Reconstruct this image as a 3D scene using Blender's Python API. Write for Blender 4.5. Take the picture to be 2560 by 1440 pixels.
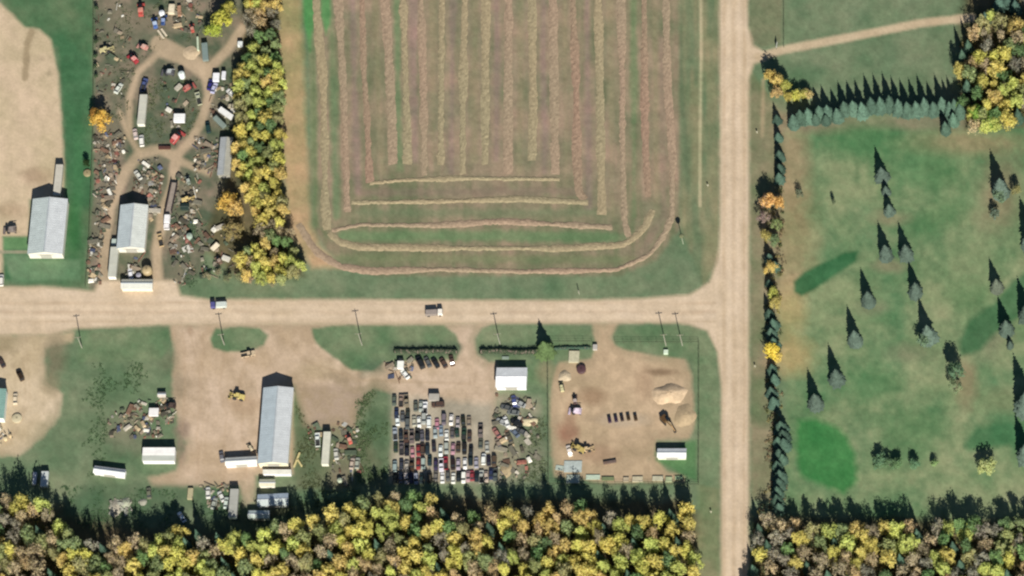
import bpy, math, random
import numpy as np
from mathutils import Vector, Matrix

SC = bpy.context.scene
for _o in list(bpy.data.objects): bpy.data.objects.remove(_o)
COL = SC.collection
random.seed(7)
RNG = np.random.default_rng(11)

# ------------------------------------------------------------------ camera
S = 0.15                       # metres per photo pixel (photo 2560 x 1440)
TH, AZ, DIST = math.radians(26.7), math.radians(14.0), 2500.0
D = Vector((-math.sin(TH)*math.sin(AZ), math.sin(TH)*math.cos(AZ), -math.cos(TH)))
RT = D.cross(Vector((0, 1, 0))).normalized()
UP = RT.cross(D).normalized()
CAMPOS = -D*DIST
cam_d = bpy.data.cameras.new('camera'); cam = bpy.data.objects.new('camera', cam_d); COL.objects.link(cam)
m = Matrix((RT, UP, -D)).transposed().to_4x4(); m.translation = CAMPOS
cam.matrix_world = m
cam_d.sensor_width = 36; cam_d.lens = 36*DIST/(2560*S)
cam_d.clip_start = 10; cam_d.clip_end = 9000
SC.camera = cam

def P(px, py, z=0.0):
    """world point at height z that stands at photo pixel (px, py)"""
    d = D + RT*((px-1280)*S/DIST) + UP*((720-py)*S/DIST)
    t = (z-CAMPOS.z)/d.z
    return CAMPOS + d*t
def PN(px, py):
    rx, ux = (px-1280)*S/DIST, (720-py)*S/DIST
    dx = D.x+RT.x*rx+UP.x*ux; dy = D.y+RT.y*rx+UP.y*ux; dz = D.z+RT.z*rx+UP.z*ux
    t = -CAMPOS.z/dz
    return CAMPOS.x+dx*t, CAMPOS.y+dy*t

# ------------------------------------------------------------------ light
a = math.radians(12.0)
s0 = P(1280, 720); s1 = P(1280-9.0*math.sin(a), 720-9.0*math.cos(a))
SHV = s1-s0                                   # ground shadow of one metre of height
ELEV = math.atan(1/SHV.length)
sun_dir = Vector((-SHV.x, -SHV.y, 1)).normalized()   # towards the sun
sd = bpy.data.lights.new('sun', 'SUN'); so = bpy.data.objects.new('sun', sd); COL.objects.link(so)
sd.energy = 5.0; sd.angle = math.radians(0.5); sd.color = (1.0, 0.955, 0.885)
so.rotation_euler = sun_dir.to_track_quat('Z', 'Y').to_euler()
w = bpy.data.worlds.new('World'); SC.world = w; w.use_nodes = True
nt = w.node_tree; bg = nt.nodes['Background']
sky = nt.nodes.new('ShaderNodeTexSky'); sky.sky_type = 'NISHITA'; sky.sun_disc = False
sky.sun_elevation = ELEV; sky.sun_rotation = math.atan2(sun_dir.x, sun_dir.y)
sky.air_density = 0.75; sky.dust_density = 0.2; sky.ozone_density = 1.5
nt.links.new(sky.outputs[0], bg.inputs[0]); bg.inputs[1].default_value = 0.05
SC.view_settings.view_transform = 'Standard'; SC.view_settings.look = 'None'
SC.view_settings.gamma = 1; SC.view_settings.use_curve_mapping = False
SC.view_settings.exposure = 0.60
SC.render.engine = 'CYCLES'
SC.cycles.filter_width = 2.3
SC.cycles.max_bounces = 4; SC.cycles.diffuse_bounces = 2; SC.cycles.glossy_bounces = 2
SC.cycles.use_denoising = True
EF = 1.42          # sunlit horizontal white reads about this (scene linear)

# ------------------------------------------------------------------ helpers
def lin(c):
    out = []
    for v in c[:3]:
        v = v/255.0
        out.append(v/12.92 if v <= 0.04045 else ((v+0.055)/1.055)**2.4)
    return out
def alb(c):
    return [min(0.86, v/EF) for v in lin(c)]
def A4(c): return (*alb(c), 1.0)
def link(o, parent=None):
    COL.objects.link(o)
    if parent is not None: o.parent = parent
    return o
def tag(o, label=None, cat=None, group=None, kind=None):
    if label: o['label'] = label
    if cat: o['category'] = cat
    if group: o['group'] = group
    if kind: o['kind'] = kind
    return o
def empty(name, loc, rz=0, label=None, cat=None, group=None):
    o = bpy.data.objects.new(name, None); o.empty_display_size = 0.5
    o.location = loc; o.rotation_euler = (0, 0, rz); link(o)
    return tag(o, label, cat, group)
def part(name, me, parent, color=None, loc=(0, 0, 0), rz=0, scale=None, rot=None):
    o = bpy.data.objects.new(name, me); link(o, parent); o.location = loc
    o.rotation_euler = rot if rot else (0, 0, rz)
    if scale: o.scale = scale
    if color: o.color = A4(color)
    return o

class MB:
    def __init__(s): s.v = []; s.f = []; s.c = []
    def add(s, vs, fs, col=None):
        n = len(s.v); s.v += [tuple(p) for p in vs]; s.f += [tuple(i+n for i in f) for f in fs]
        s.c += [col or (1, 1, 1)]*len(fs)
    def box(s, c, d, rz=0, col=None, taper=1.0, rot=None):
        hx, hy, hz = d[0]/2, d[1]/2, d[2]/2
        pts = [(-hx, -hy, -hz), (hx, -hy, -hz), (hx, hy, -hz), (-hx, hy, -hz),
               (-hx*taper, -hy*taper, hz), (hx*taper, -hy*taper, hz), (hx*taper, hy*taper, hz), (-hx*taper, hy*taper, hz)]
        if rot is not None: pts = [rot @ Vector(p) for p in pts]
        elif rz:
            cs, sn = math.cos(rz), math.sin(rz); pts = [(x*cs-y*sn, x*sn+y*cs, z) for x, y, z in pts]
        pts = [(p[0]+c[0], p[1]+c[1], p[2]+c[2]) for p in pts]
        s.add(pts, [(3, 2, 1, 0), (4, 5, 6, 7), (0, 1, 5, 4), (1, 2, 6, 5), (2, 3, 7, 6), (3, 0, 4, 7)], col)
        return s
    def tube(s, p0, p1, r0, r1, n=8, col=None, cap=True):
        p0, p1 = Vector(p0), Vector(p1); ax = (p1-p0).normalized()
        u = ax.cross(Vector((0, 0, 1)));
        if u.length < 1e-3: u = Vector((1, 0, 0))
        u.normalize(); v = ax.cross(u)
        pts = []
        for p, r in ((p0, r0), (p1, r1)):
            for k in range(n):
                t = 2*math.pi*k/n; pts.append(p+u*(r*math.cos(t))+v*(r*math.sin(t)))
        fs = [(k, (k+1) % n, n+(k+1) % n, n+k) for k in range(n)]
        if cap: fs += [tuple(range(n))[::-1], tuple(range(n, 2*n))]
        s.add(pts, fs, col); return s
    def dome(s, c, r, h, n=14, m=5, col=None, squash=None):
        pts = []; fs = []
        for j in range(m):
            t = (math.pi/2)*j/m
            for k in range(n):
                q = 2*math.pi*k/n; rr = r*math.cos(t)
                pts.append((c[0]+rr*math.cos(q), c[1]+rr*math.sin(q), c[2]+h*math.sin(t)))
        pts.append((c[0], c[1], c[2]+h))
        for j in range(m-1):
            for k in range(n): fs.append((j*n+k, j*n+(k+1) % n, (j+1)*n+(k+1) % n, (j+1)*n+k))
        for k in range(n): fs.append(((m-1)*n+k, (m-1)*n+(k+1) % n, m*n))
        s.add(pts, fs, col); return s
    def prism(s, prof, y0, y1, col=None):
        """profile (x,z) list, counter-clockwise seen from -y, extruded along y"""
        n = len(prof); pts = [(x, y0, z) for x, z in prof]+[(x, y1, z) for x, z in prof]
        fs = [tuple(range(n)), tuple(range(n, 2*n))[::-1]]
        fs += [(k, n+k, n+(k+1) % n, (k+1) % n) for k in range(n)]
        s.add(pts, fs, col); return s
    def mesh(s, name, mat, smooth=False, color=False):
        me = bpy.data.meshes.new(name); me.from_pydata(s.v, [], s.f); me.update()
        me.materials.append(mat)
        if color:
            at = me.color_attributes.new('Col', 'FLOAT_COLOR', 'CORNER')
            arr = []
            for f, c in zip(s.f, s.c): arr += [c[0], c[1], c[2], 1.0]*len(f)
            at.data.foreach_set('color', arr)
        if smooth: me.polygons.foreach_set('use_smooth', [True]*len(me.polygons))
        return me

# ------------------------------------------------------------------ materials
def newmat(name):
    mt = bpy.data.materials.new(name); mt.use_nodes = True
    return mt, mt.node_tree, mt.node_tree.nodes['Principled BSDF']
def obj_paint(name, rough=0.5, spec=0.4, noise=0.12, nscale=1.2, metal=0.0, bump=0.0, colsrc='obj', rust=0.0):
    mt, t, b = newmat(name)
    if colsrc == 'obj':
        src = t.nodes.new('ShaderNodeObjectInfo'); out = src.outputs['Color']
    else:
        src = t.nodes.new('ShaderNodeAttribute'); src.attribute_name = 'Col'; out = src.outputs['Color']
    tc = t.nodes.new('ShaderNodeTexCoord')
    n = t.nodes.new('ShaderNodeTexNoise'); n.inputs['Scale'].default_value = nscale; n.inputs['Detail'].default_value = 5
    geo = t.nodes.new('ShaderNodeNewGeometry')
    t.links.new(geo.outputs['Position'], n.inputs['Vector'])
    r = t.nodes.new('ShaderNodeMapRange'); r.inputs['From Min'].default_value = 0.3; r.inputs['From Max'].default_value = 0.7
    r.inputs['To Min'].default_value = 1-noise; r.inputs['To Max'].default_value = 1+noise
    t.links.new(n.outputs['Fac'], r.inputs['Value'])
    mx = t.nodes.new('ShaderNodeVectorMath'); mx.operation = 'SCALE'
    t.links.new(out, mx.inputs[0]); t.links.new(r.outputs[0], mx.inputs['Scale'])
    last = mx.outputs[0]
    if rust > 0:
        n2 = t.nodes.new('ShaderNodeTexNoise'); n2.inputs['Scale'].default_value = 0.55; n2.inputs['Detail'].default_value = 8
        t.links.new(geo.outputs['Position'], n2.inputs['Vector'])
        r2 = t.nodes.new('ShaderNodeMapRange'); r2.inputs['From Min'].default_value = 0.55; r2.inputs['From Max'].default_value = 0.75
        r2.inputs['To Max'].default_value = rust
        t.links.new(n2.outputs['Fac'], r2.inputs['Value'])
        mm = t.nodes.new('ShaderNodeMix'); mm.data_type = 'RGBA'; mm.inputs['B'].default_value = (0.13, 0.075, 0.045, 1)
        t.links.new(r2.outputs[0], mm.inputs['Factor']); t.links.new(last, mm.inputs['A']); last = mm.outputs['Result']
    t.links.new(last, b.inputs['Base Color'])
    b.inputs['Roughness'].default_value = rough; b.inputs['Specular IOR Level'].default_value = spec
    b.inputs['Metallic'].default_value = metal
    if bump:
        bp = t.nodes.new('ShaderNodeBump'); bp.inputs['Strength'].default_value = bump; bp.inputs['Distance'].default_value = 0.1
        n3 = t.nodes.new('ShaderNodeTexNoise'); n3.inputs['Scale'].default_value = 3.0; n3.inputs['Detail'].default_value = 6
        t.links.new(geo.outputs['Position'], n3.inputs['Vector'])
        t.links.new(n3.outputs['Fac'], bp.inputs['Height']); t.links.new(bp.outputs[0], b.inputs['Normal'])
    return mt
M_PAINT = obj_paint('vehicle_paint', 0.35, 0.5, 0.10, 1.5)
M_OLDPAINT = obj_paint('weathered_paint', 0.65, 0.3, 0.22, 1.2, rust=0.55)
M_METAL = obj_paint('sheet_metal', 0.5, 0.4, 0.09, 0.5)
M_WALL = obj_paint('wall_cladding', 0.7, 0.25, 0.08, 0.8)
M_SCRAP = obj_paint('scrap_surface', 0.7, 0.3, 0.25, 2.0, colsrc='attr')
M_WOOD = obj_paint('weathered_wood', 0.9, 0.1, 0.2, 2.0)
M_EARTH = obj_paint('loose_earth', 1.0, 0.05, 0.16, 0.8, bump=0.7)
M_HAY = obj_paint('cut_hay', 1.0, 0.05, 0.16, 0.9, bump=0.6, colsrc='attr')
M_GLASS, t_, b_ = newmat('dark_glass'); b_.inputs['Base Color'].default_value = (0.012, 0.016, 0.02, 1); b_.inputs['Roughness'].default_value = 0.12
M_RUBBER, t_, b_ = newmat('tyre_rubber'); b_.inputs['Base Color'].default_value = (0.02, 0.02, 0.02, 1); b_.inputs['Roughness'].default_value = 0.9
M_BARK, t_, b_ = newmat('bark'); b_.inputs['Base Color'].default_value = (0.14, 0.11, 0.085, 1); b_.inputs['Roughness'].default_value = 0.95

def leaf_mat(name, trans=0.35):
    mt = bpy.data.materials.new(name); mt.use_nodes = True; t = mt.node_tree; t.nodes.clear()
    out = t.nodes.new('ShaderNodeOutputMaterial')
    oi = t.nodes.new('ShaderNodeObjectInfo'); at = t.nodes.new('ShaderNodeAttribute'); at.attribute_name = 'Col'
    mul = t.nodes.new('ShaderNodeVectorMath'); mul.operation = 'MULTIPLY'
    t.links.new(oi.outputs['Color'], mul.inputs[0]); t.links.new(at.outputs['Color'], mul.inputs[1])
    d = t.nodes.new('ShaderNodeBsdfDiffuse'); tr = t.nodes.new('ShaderNodeBsdfTranslucent'); mx = t.nodes.new('ShaderNodeMixShader')
    mx.inputs[0].default_value = trans
    t.links.new(mul.outputs[0], d.inputs[0]); t.links.new(mul.outputs[0], tr.inputs[0])
    t.links.new(d.outputs[0], mx.inputs[1]); t.links.new(tr.outputs[0], mx.inputs[2]); t.links.new(mx.outputs[0], out.inputs[0])
    return mt
M_LEAF = leaf_mat('autumn_leaves', 0.42)
M_NEEDLE = leaf_mat('spruce_needles', 0.1)

# ------------------------------------------------------------------ numpy noise + distance fields (photo pixel space)
def vnoise(x, y, scale, seed):
    r = np.random.default_rng(seed); L = r.random((128, 128)).astype(np.float32)
    u = x/scale; v = y/scale; iu = np.floor(u).astype(int); iv = np.floor(v).astype(int)
    fu = u-iu; fv = v-iv; fu = fu*fu*(3-2*fu); fv = fv*fv*(3-2*fv)
    g = lambda i, j: L[i % 128, j % 128]
    return ((g(iu, iv)*(1-fu)+g(iu+1, iv)*fu)*(1-fv)+(g(iu, iv+1)*(1-fu)+g(iu+1, iv+1)*fu)*fv)
def fbm(x, y, scale, seed, octv=4, gain=0.5):
    s = 0; amp = 1; tot = 0
    for k in range(octv):
        s = s+amp*vnoise(x, y, scale/2**k, seed+k*17); tot += amp; amp *= gain
    return s/tot-0.5
def seg_dist(x, y, pts, closed=False):
    d = np.full(x.shape, 1e9, np.float32); n = len(pts)
    for k in range(n if closed else n-1):
        x0, y0 = pts[k]; x1, y1 = pts[(k+1) % n]; dx, dy = x1-x0, y1-y0; L2 = dx*dx+dy*dy+1e-9
        t = np.clip(((x-x0)*dx+(y-y0)*dy)/L2, 0, 1)
        d = np.minimum(d, np.hypot(x-x0-t*dx, y-y0-t*dy))
    return d
def sdf(x, y, pts):
    d = seg_dist(x, y, pts, True); ins = np.zeros(x.shape, bool); n = len(pts)
    for k in range(n):
        x0, y0 = pts[k]; x1, y1 = pts[(k+1) % n]
        if y0 == y1: continue
        c = ((y0 > y) != (y1 > y)) & (x < (x1-x0)*(y-y0)/(y1-y0)+x0); ins ^= c
    return np.where(ins, -d, d)
def ramp(d, soft):           # 1 inside (d<0), 0 outside, blended over +-soft
    return np.clip(0.5-d/(2*soft), 0, 1)

# ------------------------------------------------------------------ ground
STEP = 4
gx = np.arange(-200, 2761, STEP, dtype=np.float32); gy = np.arange(-180, 1621, STEP, dtype=np.float32)
X, Y = np.meshgrid(gx, gy)
N1 = fbm(X, Y, 60, 1); N2 = fbm(X, Y, 160, 5); N3 = fbm(X, Y, 18, 9, 3); N4 = fbm(X, Y, 320, 21, 3)
C = np.zeros(X.shape+(3,), np.float32)
def L3(c): return np.array(alb(c), np.float32)
def put(mask, c):
    C[...] = C*(1-mask[..., None])+(c if isinstance(c, np.ndarray) and c.ndim == 3 else L3(c))*mask[..., None]
def mixc(c0, c1, f):
    f = np.clip(f, 0, 1)[..., None]; return L3(c0)*(1-f)+L3(c1)*f
put(np.ones(X.shape), mixc((104, 126, 94), (126, 138, 106), 0.5+N1*1.6+N2))
CLS = np.zeros(X.shape, np.int32)  # 0 grass 1 road 2 yard 3 field 4 lawn 5 track
def blob(cx, cy, rx, ry, soft=0.5, rot=0, nz=0.5):
    cs, sn = math.cos(math.radians(rot)), math.sin(math.radians(rot))
    u = (X-cx)*cs+(Y-cy)*sn; v = -(X-cx)*sn+(Y-cy)*cs
    return ramp(np.sqrt((u/rx)**2+(v/ry)**2)-1+N3*nz, soft)
# golf course lawn
golf = [(1960, 300), (2200, 290), (2400, 320), (2560, 320), (2800, 320), (2800, 1330), (2560, 1290), (2350, 1310), (2050, 1290), (1965, 1290)]
gd = sdf(X, Y, golf); gm = ramp(gd+N3*14, 10)
put(gm, mixc((92, 128, 88), (138, 150, 110), 0.56+N2*1.5+N1*1.3+N3*.5)); CLS[gd < 0] = 4
put(blob(1975, 420, 45, 130)*0.75, (158, 140, 108)); put(blob(1985, 600, 55, 120)*0.6, (160, 140, 104))
put(blob(1970, 690, 40, 60)*0.7, (168, 152, 116)); put(blob(1975, 780, 38, 60)*0.8, (176, 160, 112))
put(blob(1980, 890, 50, 45)*0.85, (176, 158, 110)); put(blob(2050, 310, 110, 22)*0.8, (142, 130, 106)); put(blob(2300, 308, 200, 16)*0.7, (140, 130, 106))
put(blob(2420, 360, 140, 28)*0.8, (150, 138, 104)); put(blob(2500, 480, 50, 90, rot=10)*0.7, (146, 132, 104)); put(blob(2225, 545, 45, 18)*0.7, (150, 140, 110))
put(blob(2470, 840, 45, 60, rot=30)*0.5, (134, 130, 105)); put(blob(2415, 960, 26, 55)*0.7, (150, 134, 104)); put(blob(2180, 770, 35, 20)*0.5, (140, 138, 110))
put(blob(2280, 880, 60, 22)*0.5, (140, 136, 108)); put(blob(2225, 665, 40, 18)*0.6, (150, 136, 110)); put(blob(2515, 1000, 60, 30)*0.5, (140, 142, 105))
put(blob(2160, 350, 90, 45)*0.7, (72, 124, 78)); put(blob(2300, 420, 110, 60)*0.6, (76, 126, 80)); put(blob(2180, 960, 70, 50)*0.6, (74, 126, 80))
put(blob(2350, 540, 90, 34, rot=-32)*0.55, (80, 126, 80)); put(blob(2300, 1080, 90, 60)*0.4, (84, 126, 80)); put(blob(2430, 740, 70, 40)*0.4, (88, 130, 84))
tee = [(1985, 705), (2010, 680), (2110, 632), (2145, 628), (2138, 655), (2050, 715), (2005, 740), (1985, 730)]
put(ramp(sdf(X, Y, tee)+N3*4, 5)*0.95, mixc((48, 100, 62), (62, 112, 72), 0.5+N3))
fair = [(2400, 850), (2420, 800), (2480, 760), (2530, 700), (2600, 660), (2600, 760), (2540, 800), (2480, 840), (2450, 880), (2400, 890)]
put(ramp(sdf(X, Y, fair)+N3*8, 8)*0.85, (64, 110, 72))
fair2 = [(2410, 1110), (2440, 1070), (2520, 1055), (2570, 1070), (2560, 1105), (2470, 1120), (2420, 1130)]
put(ramp(sdf(X, Y, fair2)+N3*8, 8)*0.8, (68, 116, 76))
green = [(1995, 1050), (2040, 1045), (2105, 1075), (2135, 1130), (2145, 1200), (2110, 1235), (2060, 1215), (2000, 1190), (1990, 1120)]
put(ramp(sdf(X, Y, green)+N3*10, 9)*0.95, mixc((58, 122, 66), (76, 136, 78), 0.5+N1*2))
# ground under the west belt and the woods
for pl in ([(590, -200), (700, -200), (705, 500), (760, 690), (600, 700), (440, 560), (560, 450), (585, 300)],
           [(-200, 1240), (130, 1260), (420, 1320), (900, 1240), (1700, 1250), (1760, 1300), (1750, 1640), (-200, 1640)],
           [(1880, 1290), (2560, 1300), (2800, 1300), (2800, 1640), (1878, 1640)],
           [(2400, 60), (2450, -200), (2800, -200), (2800, 310), (2420, 320)]):
    put(ramp(sdf(X, Y, pl)+N3*20, 12), mixc((84, 86, 62), (116, 106, 78), 0.5+N1*2+N3))
put(ramp(sdf(X, Y, [(2560, -180), (2560, 10), (2700, 30), (2700, -180)])+N3*8, 10), (130, 120, 110))
# strip between belt and field
put(ramp(sdf(X, Y, [(690, -200), (745, -200), (770, 420), (775, 560), (800, 620), (860, 670), (780, 670), (720, 580), (700, 300)])+N3*10, 9), mixc((158, 148, 104), (186, 160, 122), 0.4+(Y-200)/700+N1))
# scrapyard soil
scrapz = [(234, -200), (640, -200), (600, 90), (590, 300), (560, 450), (520, 560), (500, 690), (440, 720), (225, 720), (215, 640), (232, 480)]
put(ramp(sdf(X, Y, scrapz)+N3*10, 8), mixc((92, 104, 82), (134, 124, 104), 0.5+N1*2.2+N3*1.2))
put(ramp(sdf(X, Y, [(240, 300), (320, 320), (300, 480), (262, 600), (255, 715), (225, 715), (235, 480)])+N3*12, 10)*0.7, (140, 128, 110))
# west green strip
put(ramp(sdf(X, Y, [(40, -200), (234, -200), (232, 480), (215, 640), (215, 720), (10, 700), (10, 590), (75, 600), (165, 600), (160, 300), (145, 120), (60, 66), (0, 0)])+N3*6, 6), mixc((74, 114, 78), (112, 128, 94), 0.45+N2*2+N1))
put(blob(185, 570, 16, 70)*0.8, (58, 110, 64)); put(blob(195, 440, 16, 120)*0.5, (70, 124, 78))
# bare north-west field
nwf = [(-300, -60), (0, 8), (62, 68), (100, 74), (128, 100), (146, 190), (154, 300), (160, 420), (160, 500), (75, 500), (72, 590), (8, 592), (5, 700), (-300, 700)]
nd = sdf(X, Y, nwf); put(ramp(nd+N3*6, 5), mixc((198, 180, 146), (216, 192, 162), 0.5+N1*1.8+N3*.4)); CLS[nd < 0] = 2
put(ramp(seg_dist(X, Y, [(78, 80), (68, 110), (64, 170), (62, 195)])-8+N3*5, 3)*0.75, (156, 138, 108))
put(blob(90, 440, 34, 20)*0.5, (160, 132, 106)); put(blob(25, 525, 34, 18)*0.5, (166, 140, 112)); put(blob(123, 184, 8, 6)*0.5, (160, 146, 118)); put(blob(106, 146, 7, 7)*0.5, (160, 142, 118))
put(ramp(sdf(X, Y, [(8, 592), (72, 592), (72, 622), (8, 624)]), 3), (104, 142, 96)); put(ramp(sdf(X, Y, [(8, 636), (72, 636), (75, 650), (200, 650), (200, 700), (30, 705)])+N3*5, 5), (108, 138, 102))
# hay field
field = [(745, -300), (770, 0), (775, 150), (778, 450), (785, 560), (812, 620), (860, 668), (950, 690), (1550, 690), (1640, 650), (1700, 570), (1700, -300)]
fd = sdf(X, Y, field); streak = fbm(X*1.0, Y*0.12, 14, 31, 3)
put(ramp(fd+N3*6, 6), mixc((122, 124, 94), (154, 138, 114), 0.62+streak*1.5+N2*1.2+(Y < 450)*0.15-np.clip((Y-480)/200, 0, 0.5))); CLS[fd < 0] = 3
for vi, (pl, cc) in enumerate([([(760, -200), (785, 200), (790, 560)], 1), ([(822, -200), (832, 200), (840, 540)], 1), ([(878, -200), (886, 200), (895, 480)], 0), ([(935, -200), (945, 200), (955, 430)], 2), ([(990, -200), (996, 200), (999, 420)], 1), ([(1032, -200), (1038, 400)], 0), ([(1082, -200), (1082, 400)], 2), ([(1132, -200), (1130, 430)], 0),
                            ([(1188, -200), (1186, 400)], 2), ([(1242, -200), (1241, 400)], 0), ([(1302, -200), (1301, 430)], 2), ([(1358, -200), (1361, 430)], 0), ([(1410, -200), (1416, 480)], 2), ([(1466, -200), (1472, 520)], 0), ([(1523, -200), (1530, 540)], 2), ([(1582, -200), (1586, 540)], 1), ([(1636, -200), (1640, 540)], 2)]):
    put(ramp(seg_dist(X, Y, pl)-7+N3*9+fbm(X, Y*.15, 30, 200+vi, 2)*14, 5)*0.62, [(150, 128, 118), (116, 136, 96), (148, 140, 108)][cc])
for pl, cc in (([(905, 482), (1460, 478)], (140, 122, 106)), ([(865, 540), (1520, 536)], (132, 132, 102)), ([(850, 592), (1560, 596)], (108, 134, 94)), ([(840, 645), (1600, 650)], (136, 134, 100)), ([(1655, 100), (1660, 540), (1600, 640)], (150, 130, 112))):
    put(ramp(seg_dist(X, Y, pl)-9+N3*12, 5)*0.55, cc)
for pl in ([(777, -200), (784, 200), (790, 560), (830, 600)], [(834, -200), (846, 300), (852, 540)]): put(ramp(seg_dist(X, Y, pl)-3+N3*4, 3)*0.4, (98, 116, 80))
put(ramp(sdf(X, Y, [(745, -200), (790, -200), (792, 0), (775, 130), (760, 60)])+N3*6, 5)*0.8, (76, 148, 82))
put(ramp(sdf(X, Y, [(800, -200), (826, -200), (826, 60), (814, 88), (802, 40)])+N3*4, 4)*0.85, (84, 146, 86))
put(ramp(seg_dist(X, Y, [(835, 200), (842, 540)])-8+N3*8, 6)*0.6, (112, 134, 98)); put(ramp(seg_dist(X, Y, [(993, -200), (993, 400)])-6+N3*9, 5)*0.55, (106, 134, 94))
put(ramp(seg_dist(X, Y, [(1583, 60), (1588, 300)])-6+N3*10, 6)*0.4, (120, 140, 100))
put(ramp(seg_dist(X, Y, [(860, 590), (1200, 588), (1530, 592)])-13+N3*12, 6)*0.8, (112, 136, 96)); put(ramp(seg_dist(X, Y, [(850, 645), (1550, 650)])-8+N3*10, 6)*0.5, (124, 134, 98))
put(ramp(seg_dist(X, Y, [(900, 530), (1480, 530)])-10+N3*14, 6)*0.45, (116, 132, 98))
# verges
put(ramp(sdf(X, Y, [(1700, -200), (1798, -200), (1798, 640), (1760, 720), (1700, 560)])+N3*4, 6)*0.8, mixc((110, 124, 92), (146, 140, 106), 0.5+fbm(X, Y*0.15, 20, 77, 3)*2.5))
put(ramp(seg_dist(X, Y, [(1706, -200), (1704, 180), (1712, 330), (1722, 480)])-4+N3*4, 5)*0.6, (96, 112, 84))
put(ramp(seg_dist(X, Y, [(1750, -200), (1753, 100), (1750, 380), (1750, 515)])-3.2+N3*2, 3)*0.9, (196, 186, 148))
put(ramp(sdf(X, Y, [(1872, -200), (1960, -200), (1955, 110), (1905, 120), (1872, 100)])+N3*4, 6)*0.7, mixc((122, 122, 94), (142, 136, 106), 0.5+N1*2))
put(ramp(sdf(X, Y, [(1874, 170), (1960, 290), (1950, 620), (1930, 1250), (1878, 1250), (1876, 600)])+N3*4, 5)*0.75, mixc((116, 122, 88), (150, 136, 108), 0.5+N1*2))
put(ramp(seg_dist(X, Y, [(1908, 200), (1906, 340)])-4, 4)*0.8, (176, 160, 126))
put(ramp(sdf(X, Y, [(1745, 1200), (1800, 1200), (1800, 1640), (1735, 1640)]), 8)*0.8, mixc((112, 130, 90), (140, 138, 104), 0.5+N1*2))
# yards (bare dirt)
N6_ = fbm(X, Y, 70, 301, 5, .62)
def yard(poly, c0=(192, 168, 138), c1=(210, 186, 160), cls=2, soft=6, nz=10):
    d = sdf(X, Y, poly)+N3*nz
    put(ramp(d, soft), mixc(c0, c1, 0.5+N1*1.8+N3*0.6)); put(ramp(np.abs(d+8)-7, 8)*(0.35+N3*1.5).clip(0, .7), (150, 138, 110)); put((N6_*3.2-.35).clip(0, .6)*ramp(d, 8), (168, 148, 120)); CLS[d < 0] = cls
mid = [(424, 806), (1232, 806), (1196, 828), (1186, 850), (1192, 885), (1222, 908), (1240, 905), (1242, 985), (1236, 1040), (1245, 1200), (975, 1205), (980, 1060), (985, 985),
       (935, 968), (915, 985), (895, 1015), (885, 1065), (760, 1065), (745, 1020), (733, 965), (733, 1000), (735, 1185), (638, 1190), (636, 1255), (606, 1270), (600, 1215), (380, 1215), (372, 1195), (440, 1178), (468, 1110), (445, 1060), (430, 960), (436, 880)]
yard(mid)
# the junk-car lot ground is greyer, with shade between the cars painted in
put(ramp(sdf(X, Y, [(978, 985), (1230, 1010), (1245, 1205), (978, 1205)])+N3*10, 12)*0.75, mixc((148, 146, 130), (178, 172, 152), 0.5+N1*2))
put(ramp(sdf(X, Y, [(1240, 985), (1350, 990), (1360, 1210), (1240, 1210)])+N3*16, 12)*0.7, mixc((140, 140, 116), (172, 160, 138), 0.5+N1*2+N3))
put(ramp(sdf(X, Y, [(740, 965), (880, 950), (930, 985), (890, 1060), (860, 1110), (770, 1060)])+N3*18, 14)*0.6, mixc((160, 142, 112), (150, 132, 114), 0.5+N3*2))
for (bx, by, rx, ry, cc, k) in ((456, 1075, 16, 26, (150, 130, 112), .8), (450, 1130, 14, 30, (150, 130, 112), .7), (475, 826, 9, 12, (168, 142, 116), .7), (610, 1010, 40, 22, (186, 158, 130), .5), (800, 925, 60, 25, (176, 158, 124), .5),
                             (650, 1240, 30, 30, (150, 150, 120), .5), (860, 945, 50, 14, (158, 140, 112), .6), (450, 960, 20, 30, (150, 136, 112), .6), (420, 900, 22, 26, (120, 122, 96), .6)):
    put(blob(bx, by, rx, ry)*k, cc)
east = [(1484, 806), (1545, 806), (1530, 838), (1536, 862), (1570, 876), (1640, 890), (1712, 896), (1728, 940), (1736, 1060), (1722, 1096), (1640, 1098), (1634, 1140), (1665, 1178), (1712, 1190), (1708, 1203), (1500, 1206), (1388, 1188), (1376, 1100), (1376, 950), (1400, 905), (1470, 900), (1492, 868), (1484, 836)]
yard(east, (182, 160, 128), (202, 176, 144))
for (bx, by, rx, ry, cc, k) in ((1418, 1082, 26, 26, (156, 116, 94), .9), (1480, 992, 34, 20, (160, 132, 104), .8), (1425, 1050, 14, 40, (168, 136, 110), .6), (1490, 1135, 50, 22, (168, 138, 112), .6), (1610, 960, 22, 40, (172, 144, 116), .6), (1650, 930, 34, 8, (124, 100, 78), .7),
                             (1590, 1130, 26, 14, (160, 142, 112), .6), (1700, 1055, 34, 26, (196, 176, 140), .5), (1560, 1050, 52, 16, (190, 176, 156), .5)):
    put(blob(bx, by, rx, ry)*k, cc)
west = [(-300, 836), (120, 838), (185, 830), (178, 852), (112, 872), (112, 960), (158, 985), (150, 1040), (108, 1090), (45, 1140), (-300, 1150)]
yard(west, (198, 178, 144), (216, 196, 166)); put(blob(10, 862, 42, 20)*0.7, (152, 138, 106)); put(blob(140, 890, 26, 44)*0.8, (128, 120, 96)); put(blob(128, 960, 20, 26)*0.5, (144, 132, 104))
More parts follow.
